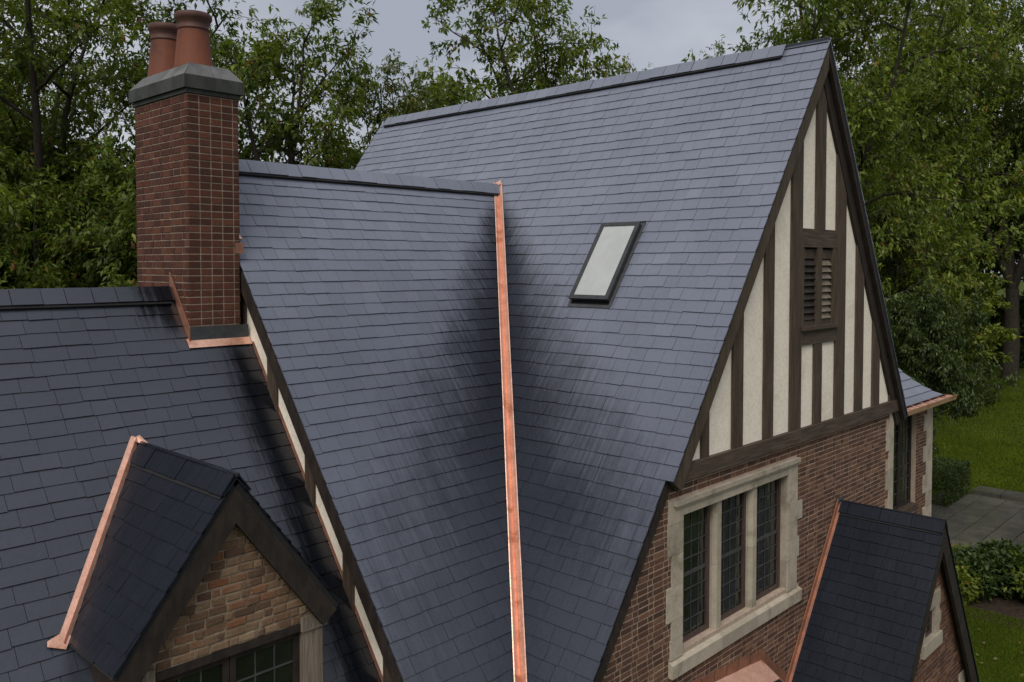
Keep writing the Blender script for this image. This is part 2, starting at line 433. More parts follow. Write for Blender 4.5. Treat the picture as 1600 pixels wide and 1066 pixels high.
def emit(pieces, fr, name, stuff_name, mat, parent, limit=300, hide=None, occl=None):
    """pieces: list of (poly2d, top heights per vertex, bevel, key).  The largest in view become objects, the rest one joined part."""
    ranked = []
    for i, (poly, h, bev, key) in enumerate(pieces):
        cu = sum(p[0] for p in poly) / len(poly); cv = sum(p[1] for p in poly) / len(poly)
        c = fr.at(cu, cv); px, py, dz = proj(c)
        sc = -1
        if dz > 0 and -5 < px < 1605 and -5 < py < 1071 and not (occl and in_poly(px, py, occl)) and not (hide and hide(c)):
            q = [proj(fr.at(*p))[:2] for p in poly]; sc = area(q)
        ranked.append((sc, i, cu, cv))
    ranked.sort(reverse=True)
    chosen = {i for sc, i, _, _ in ranked[:limit] if sc > 4}
    G_ = Geo(); cache = {}
    for sc, i, cu, cv in ranked:
        poly, h, bev, key = pieces[i]
        n = len(poly)
        if bev:
            ins = [(p[0] + (cu - p[0]) * min(0.3, bev / (abs(cu - p[0]) + 1e-6)), p[1] + (cv - p[1]) * min(0.3, bev / (abs(cv - p[1]) + 1e-6))) for p in poly]
            vs_ = [fr.at(*p, -0.02) for p in poly] + [fr.at(*p, hh - bev * 0.7) for p, hh in zip(poly, h)] + [fr.at(*p, hh) for p, hh in zip(ins, h)]
            fs = [tuple(range(2 * n, 3 * n))]
            for k in range(2): fs += [(k * n + j, k * n + (j + 1) % n, (k + 1) * n + (j + 1) % n, (k + 1) * n + j) for j in range(n)]
        else:
            vs_ = [fr.at(*p, -0.004) for p in poly] + [fr.at(*p, hh) for p, hh in zip(poly, h)]
            fs = [tuple(range(n, 2 * n))] + [(j, (j + 1) % n, (j + 1) % n + n, j + n) for j in range(n)]
        if i in chosen:
            c = fr.at(cu, cv)
            if key is not None and key in cache: link(name, cache[key], c + cache[key, 'd'], parent)
            else:
                o = mk(name, vs_, fs, mat, parent)
                if key is not None: cache[key] = o.data; cache[key, 'd'] = WL[o.name] - c
        else: G_.add(vs_, fs, random.random())
    if G_.v: mk(stuff_name, G_.v, G_.f, mat, parent, rnd=G_.r, kind='stuff')

SW = [0.20, 0.22, 0.24, 0.26, 0.28, 0.31]
def slates(fr, v0, v1, exp, spans, clips, name, mat, parent, limit=300, hide=None, occl=None, wscale=1.0, skip=None):
    """courses of slates from v0 (top) to v1 (eave). spans(v) -> list of (u0, u1, [clip halfplanes])"""
    P = []; ncourse = int(round((v1 - v0) / exp)); vid = 0
    rg = random.Random(hash(name + mat) % 1000 + 3)
    rg = random.Random(len(name) * 7 + int(v1 * 10))
    for k in range(ncourse):
        va = v0 + k * exp; vb = va + exp
        for (u0, u1, hp) in spans((va + vb) / 2):
            u = u0 - rg.uniform(0, 0.25)
            while u < u1:
                wd = rg.choice(SW) * wscale; var = rg.randrange(5)
                if rg.random() < 0.07: wd *= 1.5
                r2 = random.Random(var * 131 + int(wd * 1000))
                g = 0.0022; sag = r2.uniform(-0.006, 0.005); sk = r2.uniform(-0.004, 0.004); th = r2.uniform(0.012, 0.019)
                top = va - 0.05
                poly = [(u + g, top), (u + wd - g, top), (u + wd - g, vb + sag + sk), (u + g, vb + sag - sk)]
                full = True
                for n_, d_ in [((-1, 0), -u0), ((1, 0), u1)] + list(hp) + list(clips):
                    q = clip(poly, n_, d_)
                    if len(q) != len(poly) or any(abs(a[0] - b_[0]) + abs(a[1] - b_[1]) > 1e-6 for a, b_ in zip(q, poly)): full = False
                    poly = q
                    if len(poly) < 3: break
                if len(poly) >= 3 and area(poly) > 6e-4 and not (skip and skip(sum(p[0] for p in poly) / len(poly), (va + vb) / 2)):
                    L = exp + 0.05
                    h = [0.002 + th * (p[1] - top) / L for p in poly]
                    P.append((poly, h, 0, (round(wd, 3), var) if full else None))
                u += wd
    emit(P, fr, 'slate', 'slate_courses', mat, parent, limit, hide, occl)
def ridge_caps(fr, u0, u1, mat, parent, dep=0.20, other=None, step=0.25, seed=1, lift=0.052):
    """capping slates over a ridge, on the seen slope and (other) on the far one"""
    rg = random.Random(seed); u = u0
    for f2 in ([fr, other] if other else [fr]):
        g_ = Geo(); g_.slab([f2.at(u0 + .03, 0, 0.0), f2.at(u1 - .03, 0, 0.0), f2.at(u1 - .03, dep + .028, 0.012), f2.at(u0 + .03, dep + .028, 0.012)], f2.N * (lift - 0.014)); g_.make('ridge_shade_strip', 'underlay', parent)  # black strip added as the shadow below the capping slates
    while u < u1 - 0.05:
        wd = min(rg.choice([0.22, 0.24, 0.26, 0.28]) * step / 0.25, u1 - u)
        for f2 in ([fr, other] if other else [fr]):
            t = rg.uniform(0.012, 0.016); l0 = rg.uniform(-0.005, 0.005)
            dj = rg.uniform(-.004, .004); q = [(u + .0035, -0.02), (u + wd - .0035, -0.02), (u + wd - .0035, dep + dj), (u + .0035, dep + dj)]
            vs_ = [f2.at(*p, lift + l0) for p in q] + [f2.at(*p, lift + l0 + t) for p in q]
            mk('ridge_slate', vs_, [(0, 1, 2, 3), (7, 6, 5, 4)] + [(j, j + 4, (j + 1) % 4 + 4, (j + 1) % 4) for j in range(4)], mat, parent)
        u += wd
def bricks(fr, u0, u1, v0, v1, ch, bl, holes, clips, mat, mortar, parent, limit=300, bond='run', joint=0.010, proud=0.007, name='brick', seed=2, hide=None, occl=None, wonk=0.0):
    """v runs upwards. holes(vmid)-> list of (ua,ub) to leave out"""
    rg = random.Random(seed); P = []; n = int(math.ceil((v1 - v0) / ch))
    for k in range(n):
        va = v0 + k * ch; vb = va + ch; vm = (va + vb) / 2
        iv = [(u0, u1)]
        for (a, b_) in holes(vm):
            nv = []
            for (p, q) in iv:
                if b_ <= p or a >= q: nv.append((p, q)); continue
                if a > p: nv.append((p, a))
                if b_ < q: nv.append((b_, q))
            iv = nv
        for (p, q) in iv:
            if bond == 'stack': u = p; off = 0
            else: u = u0 - bl + (0.5 * bl if k % 2 else 0.0) + rg.uniform(-0.02, 0.02)
            i = 0
            while u < q:
                L = bl
                if bond == 'flem': L = bl if (i + k) % 2 else bl * 0.5
                if bond == 'rough': L = bl * rg.choice([0.5, 0.8, 1.0, 1.0, 1.15])
                j = joint / 2; var = rg.randrange(4); r2 = random.Random(var * 17 + k % 3)
                jt = [r2.uniform(-1, 1) * wonk for _ in range(8)]
                poly = [(u + j + jt[0], va + j + jt[1]), (u + L - j + jt[2], va + j + jt[3]), (u + L - j + jt[4], vb - j + jt[5]), (u + j + jt[6], vb - j + jt[7])]
                full = True
                for n_, d_ in [((-1, 0), -(p + (0 if p == u0 else 0.004))), ((1, 0), q - (0 if q == u1 else 0.004)), ((0, 1), v1)] + list(clips):
                    c2 = clip(poly, n_, d_)
                    if len(c2) != len(poly) or any(abs(a[0] - b2[0]) + abs(a[1] - b2[1]) > 1e-6 for a, b2 in zip(c2, poly)): full = False
                    poly = c2
                    if len(poly) < 3: break
                if len(poly) >= 3 and area(poly) > 4e-4:
                    pr = proud + rg.uniform(-0.002, 0.003) if wonk == 0 else proud + rg.uniform(-0.006, 0.008)
                    P.append((poly, [pr] * len(poly), 0.0035 if wonk == 0 else 0.008, (round(L, 3), var, k % 3) if full and wonk == 0 else None))
                u += L; i += 1
    emit(P, fr, name, 'brick_courses', mat, parent, limit, hide, occl)

# ------------------------------------------------------------------ GROUND
g = Geo(); g.add([(-400, -400, 0), (500, -400, 0), (500, 500, 0), (-400, 500, 0)], [(0, 1, 2, 3)])
ground = g.make('lawn', 'lawn'); ground['kind'] = 'structure'; ground['label'] = 'wide green lawn behind and beside the house'

# ------------------------------------------------------------------ HOUSE
HB = np.array([10.0, 9.0, 0.0])
house = empty('house', HB, None, 'steep slate-roofed brick and half-timbered house with copper valleys and a brick chimney', 'house')
Y0 = 5.438                                          # gable wall plane
RX, RZ = 12.096, 3.169 + CZ                         # main ridge
TANL, TANR = 1.4174, 1.746
YF = 15.43                                          # far end of the main roof
cL = math.cos(math.atan(TANL)); sL = math.sin(math.atan(TANL))
cR = math.cos(math.atan(TANR)); sR = math.sin(math.atan(TANR))
ZE = -5.4 + CZ                                      # eave height
WY, WZ = 10.61, 1.335 + CZ                          # cross-wing ridge
CW, SWG = 0.6, 0.8                                  # cross-wing pitch
SY, SZ = 10.04, -0.312 + CZ                         # side-wing ridge
CS, SS = 0.602, 0.7985
XW = 5.45                                           # wing gable wall plane
XR = 5.335                                          # wing roof's edge

# --- main roof (frame: u = y towards the back, v down the slope)
FM = Frame((RX, 0, RZ), (0, 1, 0), (-cL, 0, -sL))
assert FM.N[0] < 0 or True
if FM.N[2] < 0: FM.N = -FM.N
FMB = Frame((RX, 0, RZ), (0, 1, 0), (cR, 0, -sR))
if FMB.N[2] < 0: FMB.N = -FMB.N
main_roof = empty('main_roof', (RX, 10, RZ), house, 'tall blue-grey slate roof with the skylight')
vE = (RZ - ZE) / sL
uvT = FM.uv(VT); uvB = FM.uv(VB)
# wing ridge meets the main slope where z = WZ
vJ = (RZ - WZ) / sL; uJ = WY
kval = (uvB[0] - uvT[0]) / (uvB[1] - uvT[1])
def val_u(v): return uvT[0] + (v - uvT[1]) * kval
def val2_u(v): return 2 * WY - val_u(v)
g = Geo()
for sgn, fr, ve in ((1, FM, vE), (-1, FMB, (RZ - (CZ - 2.6)) / sR)):
    if sgn == 1:
        # deck in three sheets: above the wing ridge, in front of the valley, behind the far valley
        g.slab([fr.at(5.30, 0), fr.at(YF - .02, 0), fr.at(YF - .02, vJ), fr.at(5.30, vJ)], -fr.N * 0.05)
        vstep = (2.343 + RZ - CZ) / sL
        g.slab([fr.at(5.30, vJ), fr.at(uJ, vJ), fr.at(val_u(vstep) , vstep), fr.at(5.30, vstep)], -fr.N * 0.05)
        g.slab([fr.at(5.41, vstep), fr.at(val_u(vstep), vstep), fr.at(val_u(vE), vE), fr.at(5.41, vE)], -fr.N * 0.05)
        g.slab([fr.at(uJ, vJ), fr.at(YF - .02, vJ), fr.at(YF - .02, vE), fr.at(val2_u(vE), vE)], -fr.N * 0.05)
    else:
        g.slab([fr.at(5.30, 0), fr.at(YF - .02, 0), fr.at(YF - .02, ve), fr.at(5.30, ve)], -fr.N * 0.05)
g.make('roof_deck', 'underlay', main_roof)
SKY_U = (7.175, 7.835); SKY_V = ((RZ - CZ - 0.537) / sL, (RZ - CZ + 0.525) / sL)
VSTEP = (2.36 + RZ - CZ) / sL
def main_spans(v):
    near = 5.28 if v < VSTEP else 5.385
    hp1 = [halfplane((val_u(0) - .088, 0), (val_u(9) - .088, 9), (0, 5))]
    hp2 = [halfplane((val2_u(0) + .088, 0), (val2_u(9) + .088, 9), (30, 5))]
    far = YF
    if v < vJ - 0.15: out = [(near, far, [])]
    elif v < vJ + 0.02: out = [(near, val_u(v) + .4, hp1), (val2_u(v) - .4, far, hp2)]
    else: out = [(near, val_u(v) + .4, hp1), (val2_u(v) - .4, far, hp2)]
    if SKY_V[0] - 0.01 < v < SKY_V[1] + 0.05:
        o2 = []
        for (a, b_, h) in out:
            if a < SKY_U[0] and b_ > SKY_U[1]: o2 += [(a, SKY_U[0] - 0.03, h), (SKY_U[1] + 0.03, b_, h)]
            else: o2.append((a, b_, h))
        out = o2
    return out
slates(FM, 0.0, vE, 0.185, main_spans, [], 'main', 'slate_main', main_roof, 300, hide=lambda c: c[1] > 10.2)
slates(FMB, 0.0, (RZ - (CZ - 2.6)) / sR, 0.37, lambda v: [(5.28, YF, [])], [], 'mainb', 'slate_main', main_roof, 0, wscale=2)
ridge_caps(FM, 5.93, YF - .16, 'slate_main', main_roof, 0.20, FMB, 0.25, 3)

# --- skylight
sk = empty('skylight', FM.at(7.5, 3.9), house, 'grey-framed skylight set in the main roof slope')
def ring(fr, u0, u1, v0, v1, wd, n0, n1):
    G_ = Geo()
    for (a, b_, c, d) in ((u0, u1, v0, v0 + wd), (u0, u1, v1 - wd, v1), (u0, u0 + wd, v0 + wd, v1 - wd), (u1 - wd, u1, v0 + wd, v1 - wd)):
        G_.slab([fr.at(a, c, n0), fr.at(b_, c, n0), fr.at(b_, d, n0), fr.at(a, d, n0)], fr.N * (n1 - n0))
    return G_
g = ring(FM, SKY_U[0], SKY_U[1], SKY_V[0], SKY_V[1], 0.03, -0.02, 0.075)
g.make('curb', 'skylight_frame', sk)
ring(FM, SKY_U[0] - .012, SKY_U[1] + .012, SKY_V[0] - .012, SKY_V[1] + .012, 0.062, 0.077, 0.105).make('frame', 'skylight_frame', sk)
g = Geo(); g.slab([FM.at(u, v, 0.083) for u, v in ((SKY_U[0] + .05, SKY_V[0] + .05), (SKY_U[1] - .05, SKY_V[0] + .05), (SKY_U[1] - .05, SKY_V[1] - .05), (SKY_U[0] + .05, SKY_V[1] - .05))], FM.N * 0.008)
g.make('pane', 'glass_skylight', sk)
ring(FM, SKY_U[0] - .05, SKY_U[1] + .05, SKY_V[0] - .05, SKY_V[1] + .10, 0.048, 0.017, 0.021).make('flashing', 'lead', sk)

# --- copper valley
vf = empty('valley_flashing', VB, house, 'bright copper valley strip between the two big slopes')
vd = (VB - VT) / np.linalg.norm(VB - VT)
FWG = Frame((0, WY, WZ), (1, 0, 0), (0, -CW, -SWG))        # wing slope: u = x, v down
if FWG.N[1] > 0: FWG.N = -FWG.N
def inplane(nrm, ref):
    q = np.cross(vd, nrm); q /= np.linalg.norm(q)
    return q if q @ ref > 0 else -q
mdir = inplane(FM.N, np.array([0, -1., 0])); wdir = inplane(FWG.N, np.array([-1., 0, 0]))
Vend = VT + vd * ((VT[2] - ZE) / -vd[2])
off = (FM.N + FWG.N); off /= np.linalg.norm(off)
T0, T1 = VT - vd * 0.02, Vend
nseg = 26; vs_, fs = [], []
prof = [(mdir * 0.104 + FM.N * 0.026), (mdir * 0.096 + FM.N * 0.034), (mdir * 0.03 + FM.N * 0.03 + off * 0.0), off * 0.075, (wdir * 0.03 + FWG.N * 0.03), (wdir * 0.096 + FWG.N * 0.034), (wdir * 0.104 + FWG.N * 0.026)]
for i in range(nseg + 1):
    p = T0 + (T1 - T0) * i / nseg
    jt = random.uniform(-.003, .003)
    for q in prof: vs_.append(p + q * (1 + jt * 3))
for i in range(nseg):
    for j in range(6): a = i * 7 + j; fs.append((a, a + 1, a + 8, a + 7))
o = mk('copper_sheet', vs_, fs, 'copper', vf)
g = Geo(); q = VT + off * 0.055
g.beam(q - vd * 0.05, q + vd * 0.05, mdir * 0.06, off * 0.02); g.make('end_cap', 'copper', vf)

# --- cross-wing roof
wing = empty('cross_wing_roof', (8, 8, WZ), house, 'blue-grey slate roof of the lower cross wing')
vWE = (WZ - ZE) / SWG
uwT = FWG.uv(VT); uwB = FWG.uv(VB)
kw = (uwB[0] - uwT[0]) / (uwB[1] - uwT[1])
def wval_u(v): return uwT[0] + (v - uwT[1]) * kw
FWB = Frame((0, WY, WZ), (1, 0, 0), (0, CW, -SWG))
if FWB.N[1] < 0: FWB.N = -FWB.N
g = Geo()
g.slab([FWG.at(XR + .02, 0), FWG.at(wval_u(0), 0), FWG.at(wval_u(vWE), vWE), FWG.at(XR + .02, vWE)], -FWG.N * 0.05)
g.slab([FWB.at(XR + .02, 0), FWB.at(wval_u(0), 0), FWB.at(wval_u(vWE), vWE), FWB.at(XR + .02, vWE)], -FWB.N * 0.05)
g.make('roof_deck', 'underlay', wing)
hpw = [halfplane((wval_u(0) - .088, 0), (wval_u(9) - .088, 9), (-5, 5))]
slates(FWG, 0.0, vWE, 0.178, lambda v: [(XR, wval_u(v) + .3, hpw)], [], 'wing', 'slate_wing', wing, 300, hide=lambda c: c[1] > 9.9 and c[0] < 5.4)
slates(FWB, 0.0, vWE, 0.356, lambda v: [(XR, wval_u(v) + .3, hpw)], [], 'wingb', 'slate_wing', wing, 0, wscale=2)
ridge_caps(FWG, XR + 0.10, wval_u(0) - 0.02, 'slate_wing', wing, 0.20, FWB, 0.25, 5)

# --- side roof (lower, in front of the wing's gable wall)
side = empty('side_roof', (2, 8, SZ), house, 'lower slate roof that carries the dormer, wet beside the timbered wall')
FSD = Frame((0, SY, SZ), (1, 0, 0), (0, -CS, -SS))
if FSD.N[1] > 0: FSD.N = -FSD.N
FSB = Frame((0, SY, SZ), (1, 0, 0), (0, CS, -SS))
if FSB.N[1] < 0: FSB.N = -FSB.N
vSE = (SZ - ZE) / SS; XS0 = -3.0
# dormer
DX, DZ, DY = 3.755, -1.85 + CZ, 6.86                 # dormer ridge and front edge of its roof
DT = 1.315; cD = math.cos(math.atan(DT)); sD = math.sin(math.atan(DT))
def side_y(z): return SY - (SZ - z) * CS / SS        # y of the side slope at height z
dvJ = (SZ - DZ) / SS                                  # v where the dormer ridge meets the slope
g = Geo()
g.slab([FSD.at(XS0, 0), FSD.at(XW, 0), FSD.at(XW, vSE), FSD.at(XS0, vSE)], -FSD.N * 0.05)
g.slab([FSB.at(XS0, 0), FSB.at(XW, 0), FSB.at(XW, vSE), FSB.at(XS0, vSE)], -FSB.N * 0.05)
g.make('roof_deck', 'underlay', side)
DHW = 1.07
def side_spans(v):
    out = [(XS0, XW - 0.012, [])]
    if v < 0.78:                                     # chimney at the wall
        out = [(XS0, 4.66, [])]
    if v > dvJ + 0.05:
        hw = (v - dvJ) * SS / DT
        z = SZ - v * SS
        if hw < DHW: a = hw - 0.30
        else: a = 0.80
        if a > 0.02: out = [(XS0, DX - a, []), (DX + a, XW - 0.012, [])]
    return out
DORM_PX = [(200, 680), (88, 1003), (182, 1066), (505, 1066), (540, 945), (372, 745)]
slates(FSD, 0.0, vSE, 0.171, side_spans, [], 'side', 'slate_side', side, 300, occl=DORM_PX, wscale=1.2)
slates(FSB, 0.0, vSE, 0.342, lambda v: [(XS0, XW - .3, [])], [], 'sideb', 'slate_side', side, 0, wscale=2)
ridge_caps(FSD, 1.3, 4.65, 'slate_side', side, 0.185, FSB, 0.27, 8, 0.045)

# --- dormer roof
dr = empty('dormer_roof', (DX, 7.5, DZ), house, 'near-black slate roof of the small dormer')
dv = DHW / cD
for sg, nm in ((-1, 'l'), (1, 'r')):
    fr = Frame((DX, 0, DZ), (0, 1, 0), (sg * cD, 0, -sD))
    if fr.N[2] < 0: fr.N = -fr.N
    def yb(v, fr=fr): return side_y(DZ - v * sD)
    hp = [halfplane((yb(0) - .01, 0), (yb(2) - .01, 2), (0, 1))]
    g = Geo(); g.slab([fr.at(DY + .02, 0), fr.at(yb(0), 0), fr.at(yb(dv), dv), fr.at(DY + .02, dv)], -fr.N * 0.05)
    g.make('roof_deck', 'underlay', dr)
    slates(fr, 0.0, dv, 0.175, lambda v: [(DY, yb(v) + .3, hp)], [], 'dorm' + nm, 'slate_dark', dr, 150 if sg < 0 else 0)
    if sg < 0: FDL = fr
    else: FDR = fr
ridge_caps(FDL, DY + 0.0, side_y(DZ) - 0.10, 'slate_dark', dr, 0.19, FDR, 0.22, 11, 0.022)
# copper where the dormer meets the slope
df = empty('dormer_flashing', (DX - .5, 8.4, DZ - .6), house, 'bright copper strip where the dormer meets the roof')
for sg in (-1, 1):
    a = np.array([DX, side_y(DZ), DZ]); zb = DZ - DHW * DT
    b_ = np.array([DX + sg * DHW, side_y(zb), zb])
    d = (b_ - a) / np.linalg.norm(b_ - a)
    q = np.cross(d, FSD.N); q /= np.linalg.norm(q)
    if q[0] * sg < 0: q = -q
    nsg = 12; vs_, fs = [], []
    rise = (FDL if sg < 0 else FDR).N
    for i in range(nsg + 1):
        p = a - d * 0.06 + (b_ - a + d * 0.08) * i / nsg
        for wv, hv, rv in ((0.088, 0.020, 0), (0.080, 0.030, 0), (0.0, 0.034, 0.0), (-0.012, 0.034, 0.055)): vs_.append(p + q * wv + FSD.N * hv + rise * rv)
    for i in range(nsg):
        for j in range(3): k = i * 4 + j; fs.append((k, k + 1, k + 5, k + 4))
    mk('copper_sheet', vs_, fs, 'copper', df)
    if sg < 0:
        g = Geo(); e = b_ + FSD.N * 0.036
        g.slab([e - d * .06, e + q * 0.085 - d * .06, e + q * 0.165 + d * 0.03, e + q * 0.15 + d * 0.075, e + d * 0.06], FSD.N * 0.006)
        g.make('end_lap', 'copper', df)

# --- dormer front: barge boards, brick gable, timbers, window
YD = 6.99
dw = empty('dormer_wall', (DX, YD, ZE), house, 'weathered tan brick gable of the dormer')
FDW = Frame((DX, YD, DZ), (1, 0, 0), (0, 0, 1)); FDW.N = np.array([0, -1., 0])
ZL = -3.37 + CZ                                      # underside of the brick = lintel
vbot = ZL - DZ
hpd = [halfplane((0, -0.30), (1, -0.30 - DT), (0, -2)), halfplane((0, -0.30), (-1, -0.30 - DT), (0, -2))]
g = Geo(); g.slab([(DX - 0.93, YD, ZL), (DX + 0.93, YD, ZL), (DX + .06, YD, DZ - .15), (DX - .06, YD, DZ - .15)], (0, 0.18, 0)); g.make('mortar_bed', 'mortar', dw)
bricks(FDW, -1.0, 1.0, vbot + 0.002, -0.25, 0.079, 0.175, lambda v: [], hpd, 'brick_old', 'mortar', dw, 160, 'rough', 0.014, 0.012, seed=5, wonk=0.005)
db = empty('dormer_barge_boards', (DX, DY, DZ), house)
for sg in (-1, 1):
    dvec = np.array([sg * cD, 0, -sD]); nn = np.array([sg * sD, 0, cD])
    for (y0, y1, t0, t1) in ((DY + .02, DY + .075, 0.052, 0.24), (DY + .076, YD + .02, 0.056, 0.17)):
        a = np.array([DX, y0, DZ])
        g = Geo()
        L = dv + 0.02
        pts = [a - nn * t0 / 1.0, a - nn * t0 + dvec * L, a - nn * t1 + dvec * L, a - nn * t1]
        # meet at the centre line
        pts[0] = np.array([DX, y0, DZ - t0 / cD]); pts[3] = np.array([DX, y0, DZ - t1 / cD])
        g.slab(pts, (0, y1 - y0, 0)); g.make('barge_board', 'timber_dark', db)
dwin = empty('dormer_window', (DX, YD, ZL - .8), house, 'dark leaded casement under the dormer gable')
ZS = SZ - (SY - YD) * SS / CS                         # slope height at the dormer face
HW = 0.78
box_obj('lintel', (DX - 0.80, YD - .012, ZL - 0.075), (DX + 0.80, YD + .16, ZL - 0.004), 'timber_dark', dwin)
for sg in (-1, 1):
    xa, xb = sorted((DX + sg * 0.72, DX + sg * 0.93))
    box_obj('post', (xa, YD - .03, ZS - .3), (xb, YD + .16, ZL - .08), 'timber_grey', dwin)
    xa, xb = sorted((DX + sg * 0.70, DX + sg * 0.97))
    box_obj('bracket', (xa, YD - .05, ZL - .079), (xb, YD + .14, ZL + .055), 'timber_grey', dwin)
x0, x1, z0, z1 = DX - .715, DX + .715, ZS - .1, ZL - .08
for i in range(2):
    a = x0 + (x1 - x0) * i / 2; b_ = x0 + (x1 - x0) * (i + 1) / 2
    fr = Frame((a, YD + .055, z0), (1, 0, 0), (0, 0, 1)); fr.N = np.array([0, -1., 0])
    ring(fr, 0.004, b_ - a - .004, 0, z1 - z0, 0.06, -0.03, 0.02).make('casement_frame', 'timber_dark', dwin)
    nc, nr = 3, 4; pw = (b_ - a - .128) / nc; ph = (z1 - z0 - .12) / nr
    for c in range(nc):
        for r in range(nr):
            g = Geo(); t = [random.uniform(-.004, .004) for _ in range(4)]
            ua, va = 0.064 + c * pw, 0.06 + r * ph
            g.slab([fr.at(ua + .006, va + .006, t[0]), fr.at(ua + pw - .006, va + .006, t[1]), fr.at(ua + pw - .006, va + ph - .006, t[2]), fr.at(ua + .006, va + ph - .006, t[3])], fr.N * -0.004)
            g.make('pane', 'glass_dark', dwin)
    g = Geo()
    for c in range(1, nc): g.slab([fr.at(.064 + c * pw - .007, .06, -.008), fr.at(.064 + c * pw + .007, .06, -.008), fr.at(.064 + c * pw + .007, z1 - z0 - .06, -.008), fr.at(.064 + c * pw - .007, z1 - z0 - .06, -.008)], fr.N * .016)
    for r in range(1, nr): g.slab([fr.at(.064, .06 + r * ph - .007, -.007), fr.at(b_ - a - .064, .06 + r * ph - .007, -.007), fr.at(b_ - a - .064, .06 + r * ph + .007, -.007), fr.at(.064, .06 + r * ph + .007, -.007)], fr.N * .018)
    g.make('lead_came', 'came', dwin)
g = Geo()                                             # cheeks and back of the dormer box
for sg in (-1, 1):
    xa, xb = sorted((DX + sg * 0.86, DX + sg * 0.95))
    ztop = DZ - 0.98 * DT
    g = Geo(); g.slab([(xa, YD + .17, ZS - .3), (xa, side_y(ZL) + .2, ZL - .03), (xa, YD + .17, ZL - .03)], (xb - xa, 0, 0)); g.make('dormer_cheek', 'timber_dark', dwin)

# --- wing gable wall (stucco strip seen edge-on above the side roof)
wg = empty('wing_gable_wall', (XW, WY, SZ), house, 'narrow half-timbered wall between the two slopes')
def wing_z(y): return WZ - abs(WY - y) * SWG / CW
def side_zz(y): return SZ - abs(SY - y) * SS / CS
cuts = [9.88, 9.66, 9.16, 8.96, 8.38, 8.205, 7.67, 7.49, 6.98, 6.76, 6.2]
def strip(ya, yb_, x0, x1, name, mat, drop=0.05):
    g = Geo(); lo = lambda y: side_zz(y) - drop; hi = lambda y: wing_z(y) - 0.085
    g.slab([(x0, ya, lo(ya)), (x0, yb_, lo(yb_)), (x0, yb_, hi(yb_)), (x0, ya, hi(ya))], (x1 - x0, 0, 0)); g.make(name, mat, wg)
for i in range(len(cuts) - 1):
    if i % 2 == 0: strip(cuts[i], cuts[i + 1], XW - .03, XW + .10, 'timber_post', 'timber')
    else: strip(cuts[i], cuts[i + 1], XW, XW + .10, 'stucco_panel', 'stucco')
strip(11.9, 9.89, XW, XW + .10, 'stucco_panel', 'stucco')
strip(14.9, 11.91, XW, XW + .10, 'stucco_panel', 'stucco')
dn = np.array([0, -CW, -SWG])
for sg in (1, -1):
    d = np.array([0, -sg * CW, -SWG]); nn = np.array([0, -sg * SWG, CW])
    a = np.array([XR + .012, WY, WZ])
    if sg == 1: a = a + d * 1.30
    L = vWE - (1.30 if sg == 1 else 0)
    g = Geo(); g.slab([a - nn * .052, a - nn * .052 + d * L, a - nn * .20 + d * L, a - nn * .20], (.045, 0, 0)); g.make('barge_board', 'timber_dark', wg)
    g = Geo(); g.slab([a - nn * .052, a - nn * .052 + d * L, a - nn * .09 + d * L, a - nn * .09], (.12, 0, 0)); 
    g.v = [(x + .046, y, z) for x, y, z in g.v]; g.make('soffit', 'timber_dark', wg)
a = np.array([XW - .004, 9.55, side_zz(9.55)]); b_ = np.array([XW - .004, 6.25, side_zz(6.25)])
d = (b_ - a) / np.linalg.norm(b_ - a)
g = Geo(); g.slab([a + FSD.N * .018, b_ + FSD.N * .018, b_ + FSD.N * .055, a + FSD.N * .055], (-.006, 0, 0)); g.make('step_flashing', 'copper_dull', wg)

# --- gable wall: brick below, half-timber above
XL, XRt = 7.0, 15.13
ZB = -2.30 + CZ                                       # beam
gw = empty('gable_wall', (11, Y0, 0), house, 'red-brown brick wall of the big gable')
FG = Frame((0, Y0, 0), (1, 0, 0), (0, 0, 1)); FG.N = np.array([0, -1., 0])
def gx(px, py): return float(on_plane(px, py, (0, 1, 0), (0, Y0, 0))[0])
def gz(px, py): return float(on_plane(px, py, (0, 1, 0), (0, Y0, 0))[2])
roofline = halfplane((RX, RZ - .09 / cL), (RX - 1, RZ - .09 / cL - TANL), (RX, 5))
# window geometry
WX = dict(jl=gx(1048, 900), l1=gx(1065, 900), m1a=gx(1120, 870), m1b=gx(1129, 870), m2a=gx(1176, 850), m2b=gx(1184, 850), r1=gx(1229.5, 830), jr=gx(1243.5, 830))
ZT, ZI, ZSL, ZSB = gz(1150, 750) , gz(1145, 776), gz(1150, 970), gz(1140, 1000)
ZT = -2.705 + CZ; ZI = -2.90 + CZ; ZSL = -4.50 + CZ; ZSB = -4.74 + CZ
XA, XB = WX['jl'], WX['jr']
# long-and-short stones beside the jambs
qL = [(ZT - .26, ZT, -.07), (ZT - .62, ZT - .265, -.08), (ZT - .98, ZT - .625, 0.0), (ZT - 1.38, ZT - .985, -.10), (ZT - 1.60, ZT - 1.385, 0.0), (ZSL - .04, ZT - 1.605, -.02)]
qR = [(ZT - .62, ZT, 0.0), (ZT - .88, ZT - .625, .15), (ZT - 1.12, ZT - .885, 0.0), (ZT - 1.40, ZT - 1.125, .06), (ZSL - .04, ZT - 1.405, 0.0)]
def gholes(v):
    out = []
    if ZSB < v < ZSL - .02: out.append((XA - .04, XB + .10))
    elif ZSL - .02 <= v < ZT + .02:
        a, b_ = XA, XB
        for (lo, hi, e) in qL:
            if lo <= v <= hi: a = XA + e
        for (lo, hi, e) in qR:
            if lo <= v <= hi: b_ = XB + e
        out.append((a, b_))
    k = int((ZB - v) / 0.33)
    out.append((XRt - (0.30 if k % 2 else 0.18), XRt + 1))
    return out
clipG = [roofline]
g = Geo()
